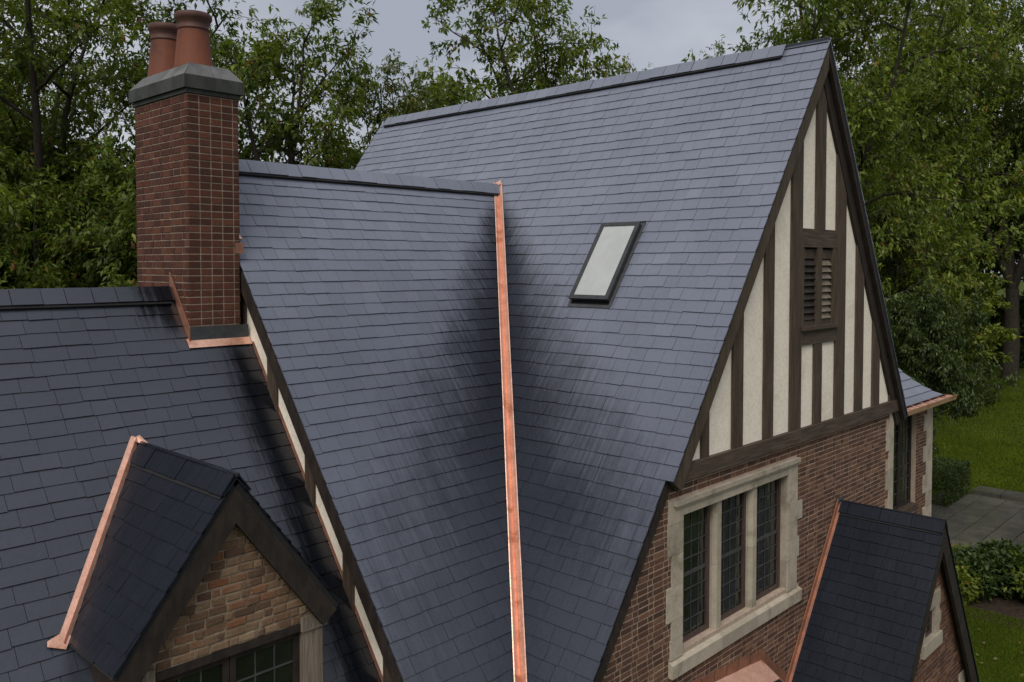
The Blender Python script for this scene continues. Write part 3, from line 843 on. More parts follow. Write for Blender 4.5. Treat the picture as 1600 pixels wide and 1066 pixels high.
def wall_poly(z0, z1, x0f, x1): return [(x0f(z0), Y0, z0), (x1, Y0, z0), (x1, Y0, z1), (x0f(z1), Y0, z1)]
xf = lambda z: max(6.4, RX - (RZ - .09 / cL - z) / TANL)
# wall body around the window opening
zz = [0.0, ZE, ZSB, ZSL]
def body(x0f, x1f, z0, z1): g.slab([(x0f(z0), Y0, z0), (x1f(z0), Y0, z0), (x1f(z1), Y0, z1), (x0f(z1), Y0, z1)], (0, .3, 0))
body(xf, lambda z: XRt, 0.0, ZE); body(xf, lambda z: XRt, ZE, ZSL)
body(xf, lambda z: WX['l1'], ZSL, ZI); body(lambda z: WX['r1'], lambda z: XRt, ZSL, ZI); body(xf, lambda z: XRt, ZI, ZB + .1)
g.make('mortar_bed', 'mortar_dark', gw)
porch_px = [(1310, 783), (1232, 1070), (1540, 1070), (1480, 805)]
bricks(FG, 6.3, XRt, 1.2, ZB - 0.068, 0.068, 0.20, gholes, clipG, 'brick_red', 'mortar', gw, 300, 'flem', 0.013, 0.005, seed=4, occl=porch_px)

# stone window
sw = empty('stone_window', ((XA + XB) / 2, Y0, ZSL), house, 'three-light leaded window in a pale stone surround')
PR = 0.022
for (lo, hi, e) in qL: box_obj('stone_block', (XA + e, Y0 - PR, lo), (WX['l1'], Y0 + .094, hi), 'stone', sw)
for (lo, hi, e) in qR: box_obj('stone_block', (WX['r1'], Y0 - PR, lo), (XB + e, Y0 + .094, hi), 'stone', sw)
xs = [WX['l1'], (WX['m1a'] + WX['m1b']) / 2, (WX['m2a'] + WX['m2b']) / 2, WX['r1']]
for i in range(3): box_obj('lintel_stone', (xs[i] + .001, Y0 - PR, ZI), (xs[i + 1] - .001, Y0 + .094, ZT), 'stone', sw)
g = Geo()
g.box((XA + .02, Y0 - .065, ZT - .055), (XB, Y0 - PR - .001, ZT + .004)); g.box((XA + .05, Y0 - .045, ZT - .09), (XB - .03, Y0 - PR - .001, ZT - .056))
g.make('hood_mould', 'stone', sw)
for a, b_ in (('m1a', 'm1b'), ('m2a', 'm2b')):
    for (lo, hi) in ((ZSL, ZSL + .8), (ZSL + .803, ZI)):
        x0, x1 = WX[a] + .025, WX[b_] - .015
        g = Geo(); g.slab([(x0 - .03, Y0 + .10, lo), (x0 - .03, Y0 + .06, lo), (x0, Y0 + .01, lo), (x1, Y0 + .01, lo), (x1 + .03, Y0 + .06, lo), (x1 + .03, Y0 + .10, lo)], (0, 0, hi - lo)); g.make('mullion', 'stone', sw)
xs2 = [XA - .035, WX['m1a'] + .05, WX['m2a'] + .05, XB + .09]
for i in range(3):
    a, b_ = xs2[i] + .001, xs2[i + 1] - .001
    g = Geo(); g.slab([(a, Y0 - .06, ZSB), (a, Y0 - .06, ZSL - .085), (a, Y0 + .094, ZSL - .003), (a, Y0 + .094, ZSB)], (b_ - a, 0, 0)); g.make('sill_stone', 'stone', sw)
lights = [(WX['l1'], WX['m1a'] - .005), (WX['m1b'] + .015, WX['m2a'] - .005), (WX['m2b'] + .015, WX['r1'])]
def leaded(fr, W_, H_, nc, nr, fw_, parent, fmat, split=None):
    ring(fr, 0, W_, 0, H_, fw_, -.03, .03).make('casement_frame', fmat, parent)
    iw, ih = W_ - 2 * fw_, H_ - 2 * fw_
    pw, ph = iw / nc, ih / nr
    for c in range(nc):
        for r in range(nr):
            t = [random.uniform(-.003, .003) for _ in range(4)]; ua, va = fw_ + c * pw + .004, fw_ + r * ph + .004
            g = Geo(); g.slab([fr.at(ua, va, t[0]), fr.at(ua + pw - .008, va, t[1]), fr.at(ua + pw - .008, va + ph - .008, t[2]), fr.at(ua, va + ph - .008, t[3])], fr.N * -.004)
            g.make('pane', 'glass_dark', parent)
    g = Geo(); q = .0045
    for c in range(1, nc): g.slab([fr.at(fw_ + c * pw - q, fw_, -.008), fr.at(fw_ + c * pw + q, fw_, -.008), fr.at(fw_ + c * pw + q, H_ - fw_, -.008), fr.at(fw_ + c * pw - q, H_ - fw_, -.008)], fr.N * .018)
    for r in range(1, nr):
        qq = .022 if split == r else q
        g.slab([fr.at(fw_, fw_ + r * ph - qq, -.007), fr.at(W_ - fw_, fw_ + r * ph - qq, -.007), fr.at(W_ - fw_, fw_ + r * ph + qq, -.007), fr.at(fw_, fw_ + r * ph + qq, -.007)], fr.N * .020)
    g.make('lead_came', 'came', parent)
for (a, b_) in lights:
    fr = Frame((a + .004, Y0 + .125, ZSL), (1, 0, 0), (0, 0, 1)); fr.N = np.array([0, -1., 0])
    leaded(fr, b_ - a - .008, ZI - ZSL, 4, 8, .055, sw, 'window_wood', 4)
box_obj('dark_room', (WX['l1'] - .2, Y0 + .31, ZSL - .2), (WX['r1'] + .2, Y0 + .36, ZI + .2), 'underlay', sw)

# half-timbered gable
tg = empty('timbered_gable', (12, Y0, ZB), house, 'pale stucco gable with dark vertical timbers')
LI = ((11.592, 1.984 + CZ), (8.83, -2.085 + CZ)); RI = ((12.53, 2.328 + CZ), (14.96, -1.91 + CZ))
kl = (LI[0][1] - LI[1][1]) / (LI[0][0] - LI[1][0]); kr = (RI[0][1] - RI[1][1]) / (RI[1][0] - RI[0][0])
def ztop(x): return min(LI[0][1] + (x - LI[0][0]) * kl, RI[0][1] - (x - RI[0][0]) * kr)
posts = [(8.93, 9.09), (9.65, 9.90), (10.46, 10.71), (11.21, 11.53), (12.67, 13.00), (13.43, 13.71), (14.12, 14.40), (14.86, 15.08)]
ZBT = ZB
xap = (RI[0][1] + RI[0][0] * kr - LI[0][1] + LI[0][0] * kl) / (kl + kr)
ROOF_LOW = lambda x: (RZ - .16 / cL - (RX - x) * TANL) if x < RX else (RZ - .16 / cR - (x - RX) * TANR)
def colpoly(x0, x1, zlo, zfun, y, d, name, mat, zcap=None):
    xsn = [x0] + ([xap] if x0 < xap < x1 else []) + [x1]
    top = [(x, y, min(zfun(x), zcap) if zcap else zfun(x)) for x in xsn]
    pts = [(x0, y, zlo), (x1, y, zlo)] + top[::-1]
    if all(p[2] <= zlo + .03 for p in top): return
    pts = [p for i, p in enumerate(pts) if i < 2 or p[2] > zlo]
    g = Geo(); g.slab(pts, (0, d, 0)); return g.make(name, mat, tg)
PF = Y0 - .045
for (a, b_) in posts: colpoly(a, b_, ZBT, ROOF_LOW, PF, .12, 'timber_post', 'timber')
LT, LB = 0.50 + CZ, -0.93 + CZ                        # louvre opening incl. rails
LTr, LBr = 0.24 + CZ, -0.72 + CZ
colpoly(11.96, 12.26, LT, ROOF_LOW, PF, .12, 'timber_post', 'timber')
colpoly(11.95, 12.20, ZBT, lambda x: LB - .215, PF, .12, 'timber_post', 'timber')
xsP = [8.40] + [v for p in posts for v in p] + [15.12]
for i in range(0, len(xsP), 2):
    a, b_ = xsP[i] + .0, xsP[i + 1]
    if abs(a - 11.53) < .01:
        for (p, q, lo, hi) in ((11.53, 11.96, LT, None), (12.26, 12.67, LT, None), (11.53, 11.95, ZBT, LB - .21), (12.20, 12.67, ZBT, LB - .21)):
            colpoly(p, q, lo, ROOF_LOW, Y0 - .012, .08, 'stucco_panel', 'stucco', hi)
    elif b_ > a: colpoly(a, b_, ZBT, ROOF_LOW, Y0 - .012, .08, 'stucco_panel', 'stucco')
g = Geo(); g.box((8.36, Y0 - .075, ZB - .19), (15.26, Y0 + .1, ZB)); g.make('bottom_beam', 'timber_beam', tg)
# louvred vent window
lv = empty('louvre_window', (12.1, Y0, LB), house, 'small dark louvred window high in the gable')
box_obj('head_rail', (11.531, PF + .002, LTr), (12.669, Y0 + .08, LT), 'timber_beam', lv)
box_obj('foot_rail', (11.531, PF + .002, LB - .21), (12.669, Y0 + .08, LB), 'timber_beam', lv)
box_obj('sill', (11.50, PF - .05, LB + .002), (12.68, Y0 + .06, LB + .055), 'timber', lv)
for (a, b_) in ((11.531, 11.60), (12.02, 12.18), (12.56, 12.669)): box_obj('jamb', (a, PF + .006, LB + .057), (b_, Y0 + .08, LTr - .001), 'timber', lv)
for k, (a, b_) in enumerate(((11.60, 12.02), (12.18, 12.56))):
    box_obj('top_panel', (a + .002, Y0 + .0, LTr - .16), (b_ - .002, Y0 + .05, LTr - .03), 'timber', lv)
    n = 9; zz0, zz1 = LB + .13, LTr - .17
    for i in range(n):
        z = zz0 + (zz1 - zz0) * i / n; dz = (zz1 - zz0) / n
        g = Geo(); t = 0.0 if k else 0.004 * (i % 3)
        g.slab([(a + .003, Y0 - .005, z + .004), (a + .003, Y0 - .018, z + .012), (a + .003, Y0 + .03, z + dz * .95), (a + .003, Y0 + .043, z + dz * .95 - .012)], (b_ - a - .006, 0, 0)); g.make('slat', 'timber_grey' if k else 'timber_dark', lv)  # shade on the left louvre is put in as darker slats
    box_obj('bottom_panel', (a + .002, Y0 + .0, LB + .058), (b_ - .002, Y0 + .05, LB + .128), 'timber', lv)
box_obj('dark_attic', (11.55, Y0 + .082, LB), (12.65, Y0 + .1, LTr + .1), 'underlay', lv)
# barge boards and soffits of the big gable
bb = empty('gable_barge_boards', (RX, 5.3, RZ), house)
for sg, tn, cc, ss, zlow in ((-1, TANL, cL, sL, -2.42), (1, TANR, cR, sR, -2.62)):
    y0 = 5.30
    L = (RZ - CZ - zlow) / ss
    d = np.array([sg * cc, 0, -ss]); nn = np.array([sg * ss, 0, cc])
    t0, t1 = (.05, .235) if sg < 0 else (.05, .105)
    A_ = lambda y, t: np.array([RX, y, RZ - t / cc])
    B_ = lambda y, t: np.array([RX, y, RZ]) + d * L - nn * t
    g = Geo(); g.slab([A_(y0, t0), B_(y0, t0), B_(y0, t1), A_(y0, t1)], (0, .05, 0)); g.make('barge_board', 'timber_dark' if sg > 0 else 'timber', bb)
    g = Geo(); g.slab([A_(y0 + .052, t0 + .004), B_(y0 + .052, t0 + .004), B_(y0 + .052, t0 + .05), A_(y0 + .052, t0 + .05)], (0, .15, 0)); g.make('soffit', 'timber_dark', bb)
    g = Geo(); g.slab([A_(Y0 - .06, t0 + .055), B_(Y0 - .06, t0 + .055), B_(Y0 - .06, .30 if sg < 0 else .27), A_(Y0 - .06, .30 if sg < 0 else .27)], (0, .1, 0)); g.make('rafter', 'timber' if sg < 0 else 'timber_dark', bb)
# lower verge strip under the main roof's edge
a = FM.at(5.40, VSTEP + .02); L = vE - VSTEP
g = Geo(); g.slab([a - FM.N * .05, a - FM.N * .05 + FM.V * L, a - FM.N * .17 + FM.V * L, a - FM.N * .17], (0, .045, 0)); g.make('verge_board', 'timber_dark', bb)
# corner stones of the gable wall
qs = empty('corner_stones', (XRt, Y0, 0), house, 'pale stone quoins at the gable corner')
for k in range(0, 19):
    z1 = ZB - .19 - k * .33; 
    if z1 < .1: break
    e = (0.30 if k % 2 else 0.18)
    box_obj('quoin_stone', (XRt - e, Y0 - .02, max(0.02, z1 - .327)), (XRt + .012, Y0 + (.18 if k % 2 else .30), z1), 'stone', qs)

# --- other walls below the eaves (mostly out of view)
ow = empty('rear_walls', (10, 12, 0), house)
def wall_box(a, b_): box_obj('brick_wall', a, b_, 'brick_red', ow)
wall_box((XRt - .3, Y0 + .31, 0), (XRt, 15.2, CZ - 2.4))
wall_box((6.5, 15.0, 0), (XRt - .31, 15.3, ZE)); 
wall_box((6.45, Y0 + .31, 0), (6.75, 6.3, ZE - .1))
wall_box((5.46, 6.5, 0), (6.44, 6.8, ZE - .05)); wall_box((5.46, 14.6, 0), (6.44, 14.9, ZE - .05))
wall_box((-2.6, 6.5, 0), (5.45, 6.8, ZE - .05)); wall_box((-2.6, 13.3, 0), (5.45, 13.6, ZE - .05))
g = Geo(); g.slab([(-2.6, 6.81, 0), (-2.6, 13.29, 0), (-2.6, 13.29, ZE - .1), (-2.6, SY, SZ - .15), (-2.6, 6.81, ZE - .1)], (.3, 0, 0)); g.make('brick_wall', 'brick_red', ow)
g = Geo(); g.slab([(6.45, 15.31, ZE), (15.1, 15.31, CZ - 2.6), (RX, 15.31, RZ - .2)], (0, -.3, 0)); g.make('brick_wall', 'brick_red', ow)

# --- chimney
ch = empty('chimney', (5, 10.3, SZ), house, 'tall red brick chimney with two clay pots')
CX0, CX1, CY0, CY1 = 4.69, 5.322, 9.60, 11.0
CT, CB = 2.02 + CZ, -1.05 + CZ
box_obj('mortar_core', (CX0 + .003, CY0 + .003, CB - .4), (CX1 - .003, CY1 - .003, CT + .02), 'mortar', ch)
chh = 0.0835
for fr, w_, bl, bond, lim, jt_ in ((Frame((CX0, CY0 + .004, 0), (1, 0, 0), (0, 0, 1)), CX1 - CX0, (CX1 - CX0) / 4.5, 'stack', 150, .014), (Frame((CX0 + .004, CY0, 0), (0, 1, 0), (0, 0, 1)), CY1 - CY0, .18, 'flem', 150, .013)):
    fr.N = np.array([0, -1., 0]) if fr.U[0] > .5 else np.array([-1., 0, 0])
    lo = CB if fr.U[0] > .5 else CB
    fn = lambda v: []
    bricks(fr, 0, w_, lo, CT, chh, bl, fn, [], 'brick_chimney', 'mortar', ch, lim, bond, jt_, .008, seed=9 + int(fr.U[0]))
for fr, w_ in ((Frame((CX1, CY0, 0), (0, 1, 0), (0, 0, 1)), CY1 - CY0), (Frame((CX0, CY1, 0), (1, 0, 0), (0, 0, 1)), CX1 - CX0)):
    fr.N = np.array([1., 0, 0]) if fr.U[1] > .5 else np.array([0, 1., 0])
    bricks(fr, 0, w_, CB, CT, chh, .205, lambda v: [], [], 'brick_chimney', 'mortar', ch, 0, 'flem', .011, .007, seed=21)
ov = .055
cb0, cb1, cb2 = CT, CT + .15, CT + .31
cap = empty('cap', (5, 10.3, cb0), ch)
nY = 5; nX = 2
ex0, ex1, ey0, ey1 = CX0 - ov, CX1 + ov, CY0 - ov, CY1 + ov
box_obj('cap_core', (ex0 + .02, ey0 + .02, cb0 + .002), (ex1 - .02, ey1 - .02, cb1), 'lead_band', ch)
g = Geo(); g.box((CX0 - .02, CY0 - .02, cb0 - .05), (CX1 + .02, CY1 + .02, cb0)); g.make('neck_band', 'lead_band', ch)
ins = .13
for i in range(nY):                                   # stones of the band on the two long sides, then the short sides
    a = ey0 + (ey1 - ey0) * i / nY + .002; b_ = ey0 + (ey1 - ey0) * (i + 1) / nY - .002
    box_obj('cap_stone', (ex0, a, cb0), (ex0 + .019, b_, cb1), 'lead_band', ch); box_obj('cap_stone', (ex1 - .019, a, cb0), (ex1, b_, cb1), 'lead_band', ch)
for i in range(nX):
    a = ex0 + .02 + (ex1 - ex0 - .04) * i / nX + .002; b_ = ex0 + .02 + (ex1 - ex0 - .04) * (i + 1) / nX - .002
    box_obj('cap_stone', (a, ey0, cb0), (b_, ey0 + .019, cb1), 'lead_band', ch); box_obj('cap_stone', (a, ey1 - .019, cb0), (b_, ey1, cb1), 'lead_band', ch)
def lerp(a, b_, t): return np.asarray(a) + (np.asarray(b_) - np.asarray(a)) * t
q_ = .004
o4 = [(ex0 + q_, ey0 + q_, cb1 + .004), (ex1 - q_, ey0 + q_, cb1 + .004), (ex1 - q_, ey1 - q_, cb1 + .004), (ex0 + q_, ey1 - q_, cb1 + .004)]
i4 = [(ex0 + ins, ey0 + ins, cb2), (ex1 - ins, ey0 + ins, cb2), (ex1 - ins, ey1 - ins, cb2), (ex0 + ins, ey1 - ins, cb2)]
for k in range(4):
    n = 2 if k % 2 == 0 else 5
    for i in range(n):
        t0, t1 = i / n + (.006 if n == 2 else .003), (i + 1) / n - (.006 if n == 2 else .003)
        p = [lerp(o4[k], o4[(k + 1) % 4], t0), lerp(o4[k], o4[(k + 1) % 4], t1), lerp(i4[k], i4[(k + 1) % 4], t1), lerp(i4[k], i4[(k + 1) % 4], t0)]
        g = Geo(); g.slab(p, (0, 0, -.02)); g.make('cap_slab', 'lead_cap', ch)
bpy.data.objects.remove(cap, do_unlink=True)
box_obj('cap_top', (ex0 + ins, ey0 + ins, cb2 - .03), (ex1 - ins, ey1 - ins, cb2 + .002), 'lead_cap', ch)
for (py_, s, lab) in ((10.06, 1.0, None), (10.80, 0.97, None)):
    z = cb2 - .02; r = .225 * s
    pot = Geo()
    pot.lathe(5.005, py_, [(r * 1.02, z), (r * 1.02, z + .05), (r * .985, z + .065), (r * .80, z + .50)], 32)
    po = pot.make('chimney_pot', 'terracotta', ch, smooth=True)
    rm = Geo()
    rm.lathe(5.005, py_, [(r * .80, z + .495), (r * .845, z + .50), (r * .85, z + .515), (r * .80, z + .525), (r * .795, z + .58), (r * .92, z + .615), (r * .975, z + .64), (r * .97, z + .675), (r * .90, z + .695), (r * .74, z + .695), (r * .70, z + .67), (r * .68, z + .30)], 32)
    rm.make('pot_rim', 'terracotta_rim', ch, smooth=True)
# chimney flashings
cf = empty('chimney_flashing', (5, 9.6, 7.6), house, 'copper and lead flashing at the foot of the chimney')
zf = side_zz(CY0)
box_obj('lead_apron', (CX0 - .01, CY0 - .022, zf - .12), (CX1 + .10, CY0 - .012, zf + .17), 'lead', cf)
g = Geo(); p = [FSD.at(CX0 - .05, 0), FSD.at(CX1 + .10, 0)]
va = FSD.uv((CX0, CY0 - .024, zf))[1] - .035
for (u0, u1) in ((CX0 - .05, 4.99), (4.992, CX1 + .11)):
    g = Geo(); g.slab([FSD.at(u0, va, .022), FSD.at(u1, va, .022), FSD.at(u1, va + .125, .026), FSD.at(u0, va + .125, .026)], FSD.N * .004); g.make('copper_apron', 'copper', cf)
g = Geo()
e0, e1 = np.array([CX0 - .012, SY + .02, SZ + .06]), np.array([CX0 - .012, CY0 - .03, side_zz(CY0 - .03) + .0])
g.slab([e0, e1, e1 + np.array([0, .0, .20]), e0 + np.array([0, 0, .16])], (-.012, 0, 0)); g.make('side_flashing', 'copper_dull', cf)
g = Geo(); zz_ = wing_z(9.72)
g.slab([FWG.at(XR - .01, 1.30, .03), FWG.at(XR + .15, 1.30, .03), FWG.at(XR + .11, 1.21, .03), FWG.at(XR + .06, 1.17, .03), FWG.at(XR - .01, 1.06, .03)], FWG.N * .005); g.make('copper_corner', 'copper', cf)
box_obj('copper_upstand', (CX1 - .06, CY0 - .018, zz_ - .02), (CX1 + .05, CY0 - .009, zz_ + .11), 'copper_dull', cf)

# --- porch with its own steep roof
PX, PZ = 12.943, -3.631 + CZ
PYF = 3.90
PT = 1.33; PT2 = 1.66
pr = empty('porch_roof', (PX, 4.6, PZ), house, 'near-black slate roof of the entrance porch')
for sg, tn in ((-1, PT), (1, PT2)):
    cc = math.cos(math.atan(tn)); ss = math.sin(math.atan(tn))
    fr = Frame((PX, 0, PZ), (0, 1, 0), (sg * cc, 0, -ss))
    if fr.N[2] < 0: fr.N = -fr.N
    Lp = 3.0 / ss if sg < 0 else 3.2 / ss
    g = Geo(); g.slab([fr.at(PYF + .02, 0), fr.at(Y0 - .002, 0), fr.at(Y0 - .002, Lp), fr.at(PYF + .02, Lp)], -fr.N * .05); g.make('roof_deck', 'underlay', pr)
    slates(fr, 0, Lp, .172, lambda v: [(PYF, Y0 - .03, [])], [], 'porch%d' % sg, 'slate_dark', pr, 150 if sg < 0 else 0)
    if sg < 0: FPL = fr; cP, sP = cc, ss
    else: FPR = fr; cP2, sP2 = cc, ss
ridge_caps(FPL, PYF, Y0 - .05, 'slate_dark', pr, .17, FPR, .5, 14, .024)
pf = empty('porch_flashing', (PX, Y0, PZ), house, 'thin copper flashing between porch roof and wall')
for fr, L in ((FPL, 3.6),):
    g = Geo(); g.slab([fr.at(Y0 - .03, 0, .03), fr.at(Y0 - .03, L, .03), fr.at(Y0 - .03, L, .10), fr.at(Y0 - .03, -.02, .10)], (0, .012, 0)); g.make('copper_upstand', 'copper_dull', pf)
    g = Geo(); g.slab([fr.at(Y0 - .075, 0, .026), fr.at(Y0 - .032, 0, .026), fr.at(Y0 - .032, L, .026), fr.at(Y0 - .075, L, .026)], fr.N * .004); g.make('copper_strip', 'copper_dull', pf)
for sg in (-1, 1):
    g = Geo(); g.slab([(PX, Y0 - .03, PZ + .0), (PX + sg * .10, Y0 - .03, PZ + .02), (PX + sg * .07, Y0 - .03, PZ + .12), (PX, Y0 - .03, PZ + .06)], (0, -.012, 0)); g.make('flashing_ear', 'lead', pf)
PW = 4.06                                             # porch brick face
pw_ = empty('porch_wall', (PX, PW, 0), house, 'brick gable of the entrance porch with a tiny window')
FP = Frame((0, PW, 0), (1, 0, 0), (0, 0, 1)); FP.N = np.array([0, -1., 0])
hpp = [halfplane((PX, PZ - .12 / cP), (PX - 1, PZ - .12 / cP - PT), (PX, 0)), halfplane((PX, PZ - .12 / cP2), (PX + 1, PZ - .12 / cP2 - PT2), (PX, 0))]
def ppt(px, py): return on_plane(px, py, (0, 1, 0), (0, PW, 0))
w0 = ppt(1448, 945); w1 = ppt(1461, 1005); wl = ppt(1445, 980)[0]; wr = ppt(1465, 970)[0]
PWX = (float(ppt(1441, 985)[0]), float(ppt(1466, 965)[0])); print('PWX', PWX, ppt(1455, 935)[2] - PZ, ppt(1450, 1015)[2] - PZ); PWZ = (float(ppt(1450, 1006)[2]), float(ppt(1458, 938)[2]))
xsL = lambda z: PX - (PZ - .12 / cP - z) / PT; xsR = lambda z: PX + (PZ - .12 / cP2 - z) / PT2
g = Geo()
for (z0, z1, a, b_) in ((0.0, PWZ[0], None, None), (PWZ[0], PWZ[1], None, PWX[0] + .10), (PWZ[0], PWZ[1], PWX[1] - .10, None), (PWZ[1], PZ - .35, None, None)):
    zs = z0
    aL = lambda z: (max(11.3, xsL(z)) if a is None else a); bR = lambda z: (min(14.45, xsR(z)) if b_ is None else b_)
    zk = [z0] + [z for z in (PZ - .12 / cP - (PX - 11.3) * PT, PZ - .12 / cP2 - (14.45 - PX) * PT2) if z0 < z < z1] + [z1]
    zk.sort()
    for i in range(len(zk) - 1): g.slab([(aL(zk[i]), PW, zk[i]), (bR(zk[i]), PW, zk[i]), (bR(zk[i + 1]), PW, zk[i + 1]), (aL(zk[i + 1]), PW, zk[i + 1])], (0, .25, 0))
g.make('mortar_bed', 'mortar_dark', pw_)
def pholes(v):
    out = []
    if PWZ[0] - .12 < v < PWZ[1] + .10: out.append((PWX[0] - (.08 if int(v / .22) % 2 else 0), PWX[1] + (.08 if int(v / .22) % 2 else 0)))
    if v < PZ - 2.62: out.append((14.18, 15))
    return out
bricks(FP, 11.3, 14.45, 1.0, PZ - .3, .068, .20, pholes, hpp, 'brick_red', 'mortar', pw_, 200, 'flem', .011, .007, seed=12)
pwin = empty('porch_window', (12.9, PW, PWZ[0]), house, 'narrow slit window in a pale stone frame')
box_obj('stone_head', (PWX[0] - .03, PW - .02, PWZ[1] - .10), (PWX[1] + .03, PW + .15, PWZ[1] + .09), 'stone', pwin)
box_obj('stone_sill', (PWX[0] - .05, PW - .05, PWZ[0] - .12), (PWX[1] + .05, PW + .15, PWZ[0] + .06), 'stone', pwin)
for sg in (0, 1):
    for k in range(3):
        za = PWZ[0] + .061 + (PWZ[1] - PWZ[0] - .162) / 3 * k; zb_ = PWZ[0] + .061 + (PWZ[1] - PWZ[0] - .162) / 3 * (k + 1) - .002
        e = .07 if k % 2 else 0
        if sg == 0: box_obj('stone_jamb', (PWX[0] - e, PW - .018, za), (PWX[0] + .07, PW + .15, zb_), 'stone', pwin)
        else: box_obj('stone_jamb', (PWX[1] - .14, PW - .018, za), (PWX[1] + e, PW + .15, zb_), 'stone', pwin)
fr = Frame((PWX[0] + .072, PW + .07, PWZ[0] + .062), (1, 0, 0), (0, 0, 1)); fr.N = np.array([0, -1., 0])
leaded(fr, PWX[1] - PWX[0] - .214, PWZ[1] - PWZ[0] - .165, 1, 3, .03, pwin, 'window_wood')
box_obj('quoin_stone', (14.19, PW - .02, PZ - 3.1), (14.47, PW + .2, PZ - 2.64), 'stone', pwin)
pb = empty('porch_barge_boards', (PX, PYF, PZ), house)
for sg, cc, ss, Lq in ((-1, cP, sP, 3.55), (1, cP2, sP2, 3.75)):
    d = np.array([sg * cc, 0, -ss]); nn = np.array([sg * ss, 0, cc])
    for (y0, dy, t0, t1) in ((PYF + .02, .045, .05, .22), (PYF + .067, .10, .054, .12)):
        g = Geo(); g.slab([(PX, y0, PZ - t0 / cc), np.array([PX, y0, PZ]) + d * Lq - nn * t0, np.array([PX, y0, PZ]) + d * Lq - nn * t1, (PX, y0, PZ - t1 / cc)], (0, dy, 0)); g.make('barge_board', 'timber_dark', pb)
wall_box((11.05, PW + .26, 0), (11.28, Y0 - .01, PZ - 3.0)); wall_box((14.5, PW + .26, 0), (14.75, Y0 - .01, PZ - 3.2))

# --- small copper-topped roof under the stone window
cn = empty('copper_canopy', (10.5, 5.2, 3.4), house, 'small roof with a bright copper top under the stone window')
P1 = on_plane(1189, 1030, (0, 1, 0), (0, Y0 - .02, 0)); P0 = on_plane(1075, 1085, (0, 1, 0), (0, Y0 - .02, 0)); P2 = on_plane(1236, 1075, (0, 1, 0), (0, Y0 - .02, 0))
outv = np.array([-.10, -.62, -.30])
def quad(name, pts, mat, th=(0, 0, -.012)):
    g = Geo(); g.slab(pts, th); return g.make(name, mat, cn)
f = .36
quad('copper_sheet', [P0, P1, P1 + outv * f * 1.3, P0 + outv * f * 1.3], 'copper')
quad('copper_ridge', [P1, P1 + np.array([.05, 0, -.05]), P1 + outv * 1.9 + np.array([.05, 0, -.05]), P1 + outv * 1.9], 'copper')
for k in range(3):
    a = f * 1.3 + k * .35; 
    quad('slate', [P0 + outv * a + np.array([0, 0, -.014]), P1 + outv * a + np.array([-.0, 0, -.014]), P1 + outv * (a + .36) + np.array([0, 0, .0 - .004]), P0 + outv * (a + .36) + np.array([0, 0, -.004])], 'slate_dark')
rs = P2 - P1
quad('copper_slope', [P1 + np.array([.052, 0, -.052]), P2, P2 + outv * 1.6, P1 + np.array([.052, 0, -.052]) + outv * 1.6], 'copper_dull')
for (A_, B_) in ((P0, P1), (P1, P2)):
    g = Geo(); n = 6 if A_ is P0 else 3
    for i in range(n):
        a = lerp(A_, B_, i / n); b_ = lerp(A_, B_, (i + 1) / n - .01)
        g = Geo(); g.slab([a + (0, 0, -.02), b_ + (0, 0, -.02), b_ + (0, 0, .14), a + (0, 0, .14 - .03 * (i % 2))], (0, -.006 - .003 * (i % 2), 0)); g.make('step_flashing', 'copper_dull', cn)

# --- bay wing at the right with hipped roof and copper gutter
BY = 6.25; BX1 = 19.66; BZ = -2.84 + CZ
bw = empty('bay_wing', (18, BY, 0), house, 'low bay with stone quoins and copper gutter behind the gable')
wx0, wx1 = 17.35, 18.72
wz0, wz1 = -5.05 + CZ, -3.05 + CZ
g = Geo()
for (a, b_, z0, z1) in ((XRt + .01, wx0, 0, BZ), (wx1, BX1, 0, BZ), (wx0, wx1, 0, wz0), (wx0, wx1, wz1, BZ)): g.box((a, BY, z0), (b_, BY + .25, z1))
g.make('mortar_bed', 'mortar_dark', bw)
FB = Frame((0, BY, 0), (1, 0, 0), (0, 0, 1)); FB.N = np.array([0, -1., 0])
def bholes(v):
    k = int((BZ - v) / .33)
    o = [(BX1 - (.52 if k % 2 else .34), BX1 + 1)]
    if wz0 - .1 < v < wz1: o.append((wx0, wx1))
    return o
bricks(FB, XRt + .01, BX1, 2.0, BZ - .03, .068, .20, bholes, [], 'brick_red', 'mortar', bw, 120, 'flem', .011, .007, seed=31)
for k in range(18):
    z1 = BZ - .02 - k * .33
    if z1 < .2: break
    e = .52 if k % 2 else .34
    box_obj('quoin_stone', (BX1 - e, BY - .02, z1 - .327), (BX1 + .015, BY + .3, z1), 'stone', bw)
for k in range(2):
    a = wx0 + (wx1 - wx0) * k / 2; b_ = wx0 + (wx1 - wx0) * (k + 1) / 2
    fr = Frame((a + .003, BY + .12, wz0 + .1), (1, 0, 0), (0, 0, 1)); fr.N = np.array([0, -1., 0])
    leaded(fr, b_ - a - .006, wz1 - wz0 - .1, 3, 7, .06, bw, 'timber_dark')
box_obj('window_sill', (wx0, BY - .06, wz0 - .02), (wx1, BY + .15, wz0 + .098), 'timber', bw)
box_obj('dark_room', (wx0 - .1, BY + .26, wz0 - .1), (wx1 + .1, BY + .3, wz1 + .1), 'underlay', bw)
box_obj('soffit_board', (XRt + .02, BY - .20, BZ - .005), (BX1 + .2, BY + .2, BZ + .05), 'timber_dark', bw)
wall_box((BX1 - .26, BY + .31, 0), (BX1 - .01, 11, BZ))
ey = BY - .20; exx = BX1 + .02
br = empty('bay_roof', (18, 7, BZ), house, 'small bell-cast slate roof of the bay')
segs = [(0, 0.055), (.17, .15), (.33, .265), (.48, .40), (.62, .55), (.75, .72), (.88, .92), (1.0, 1.13), (1.4, 1.9), (2.0, 3.0)]
g = Geo()
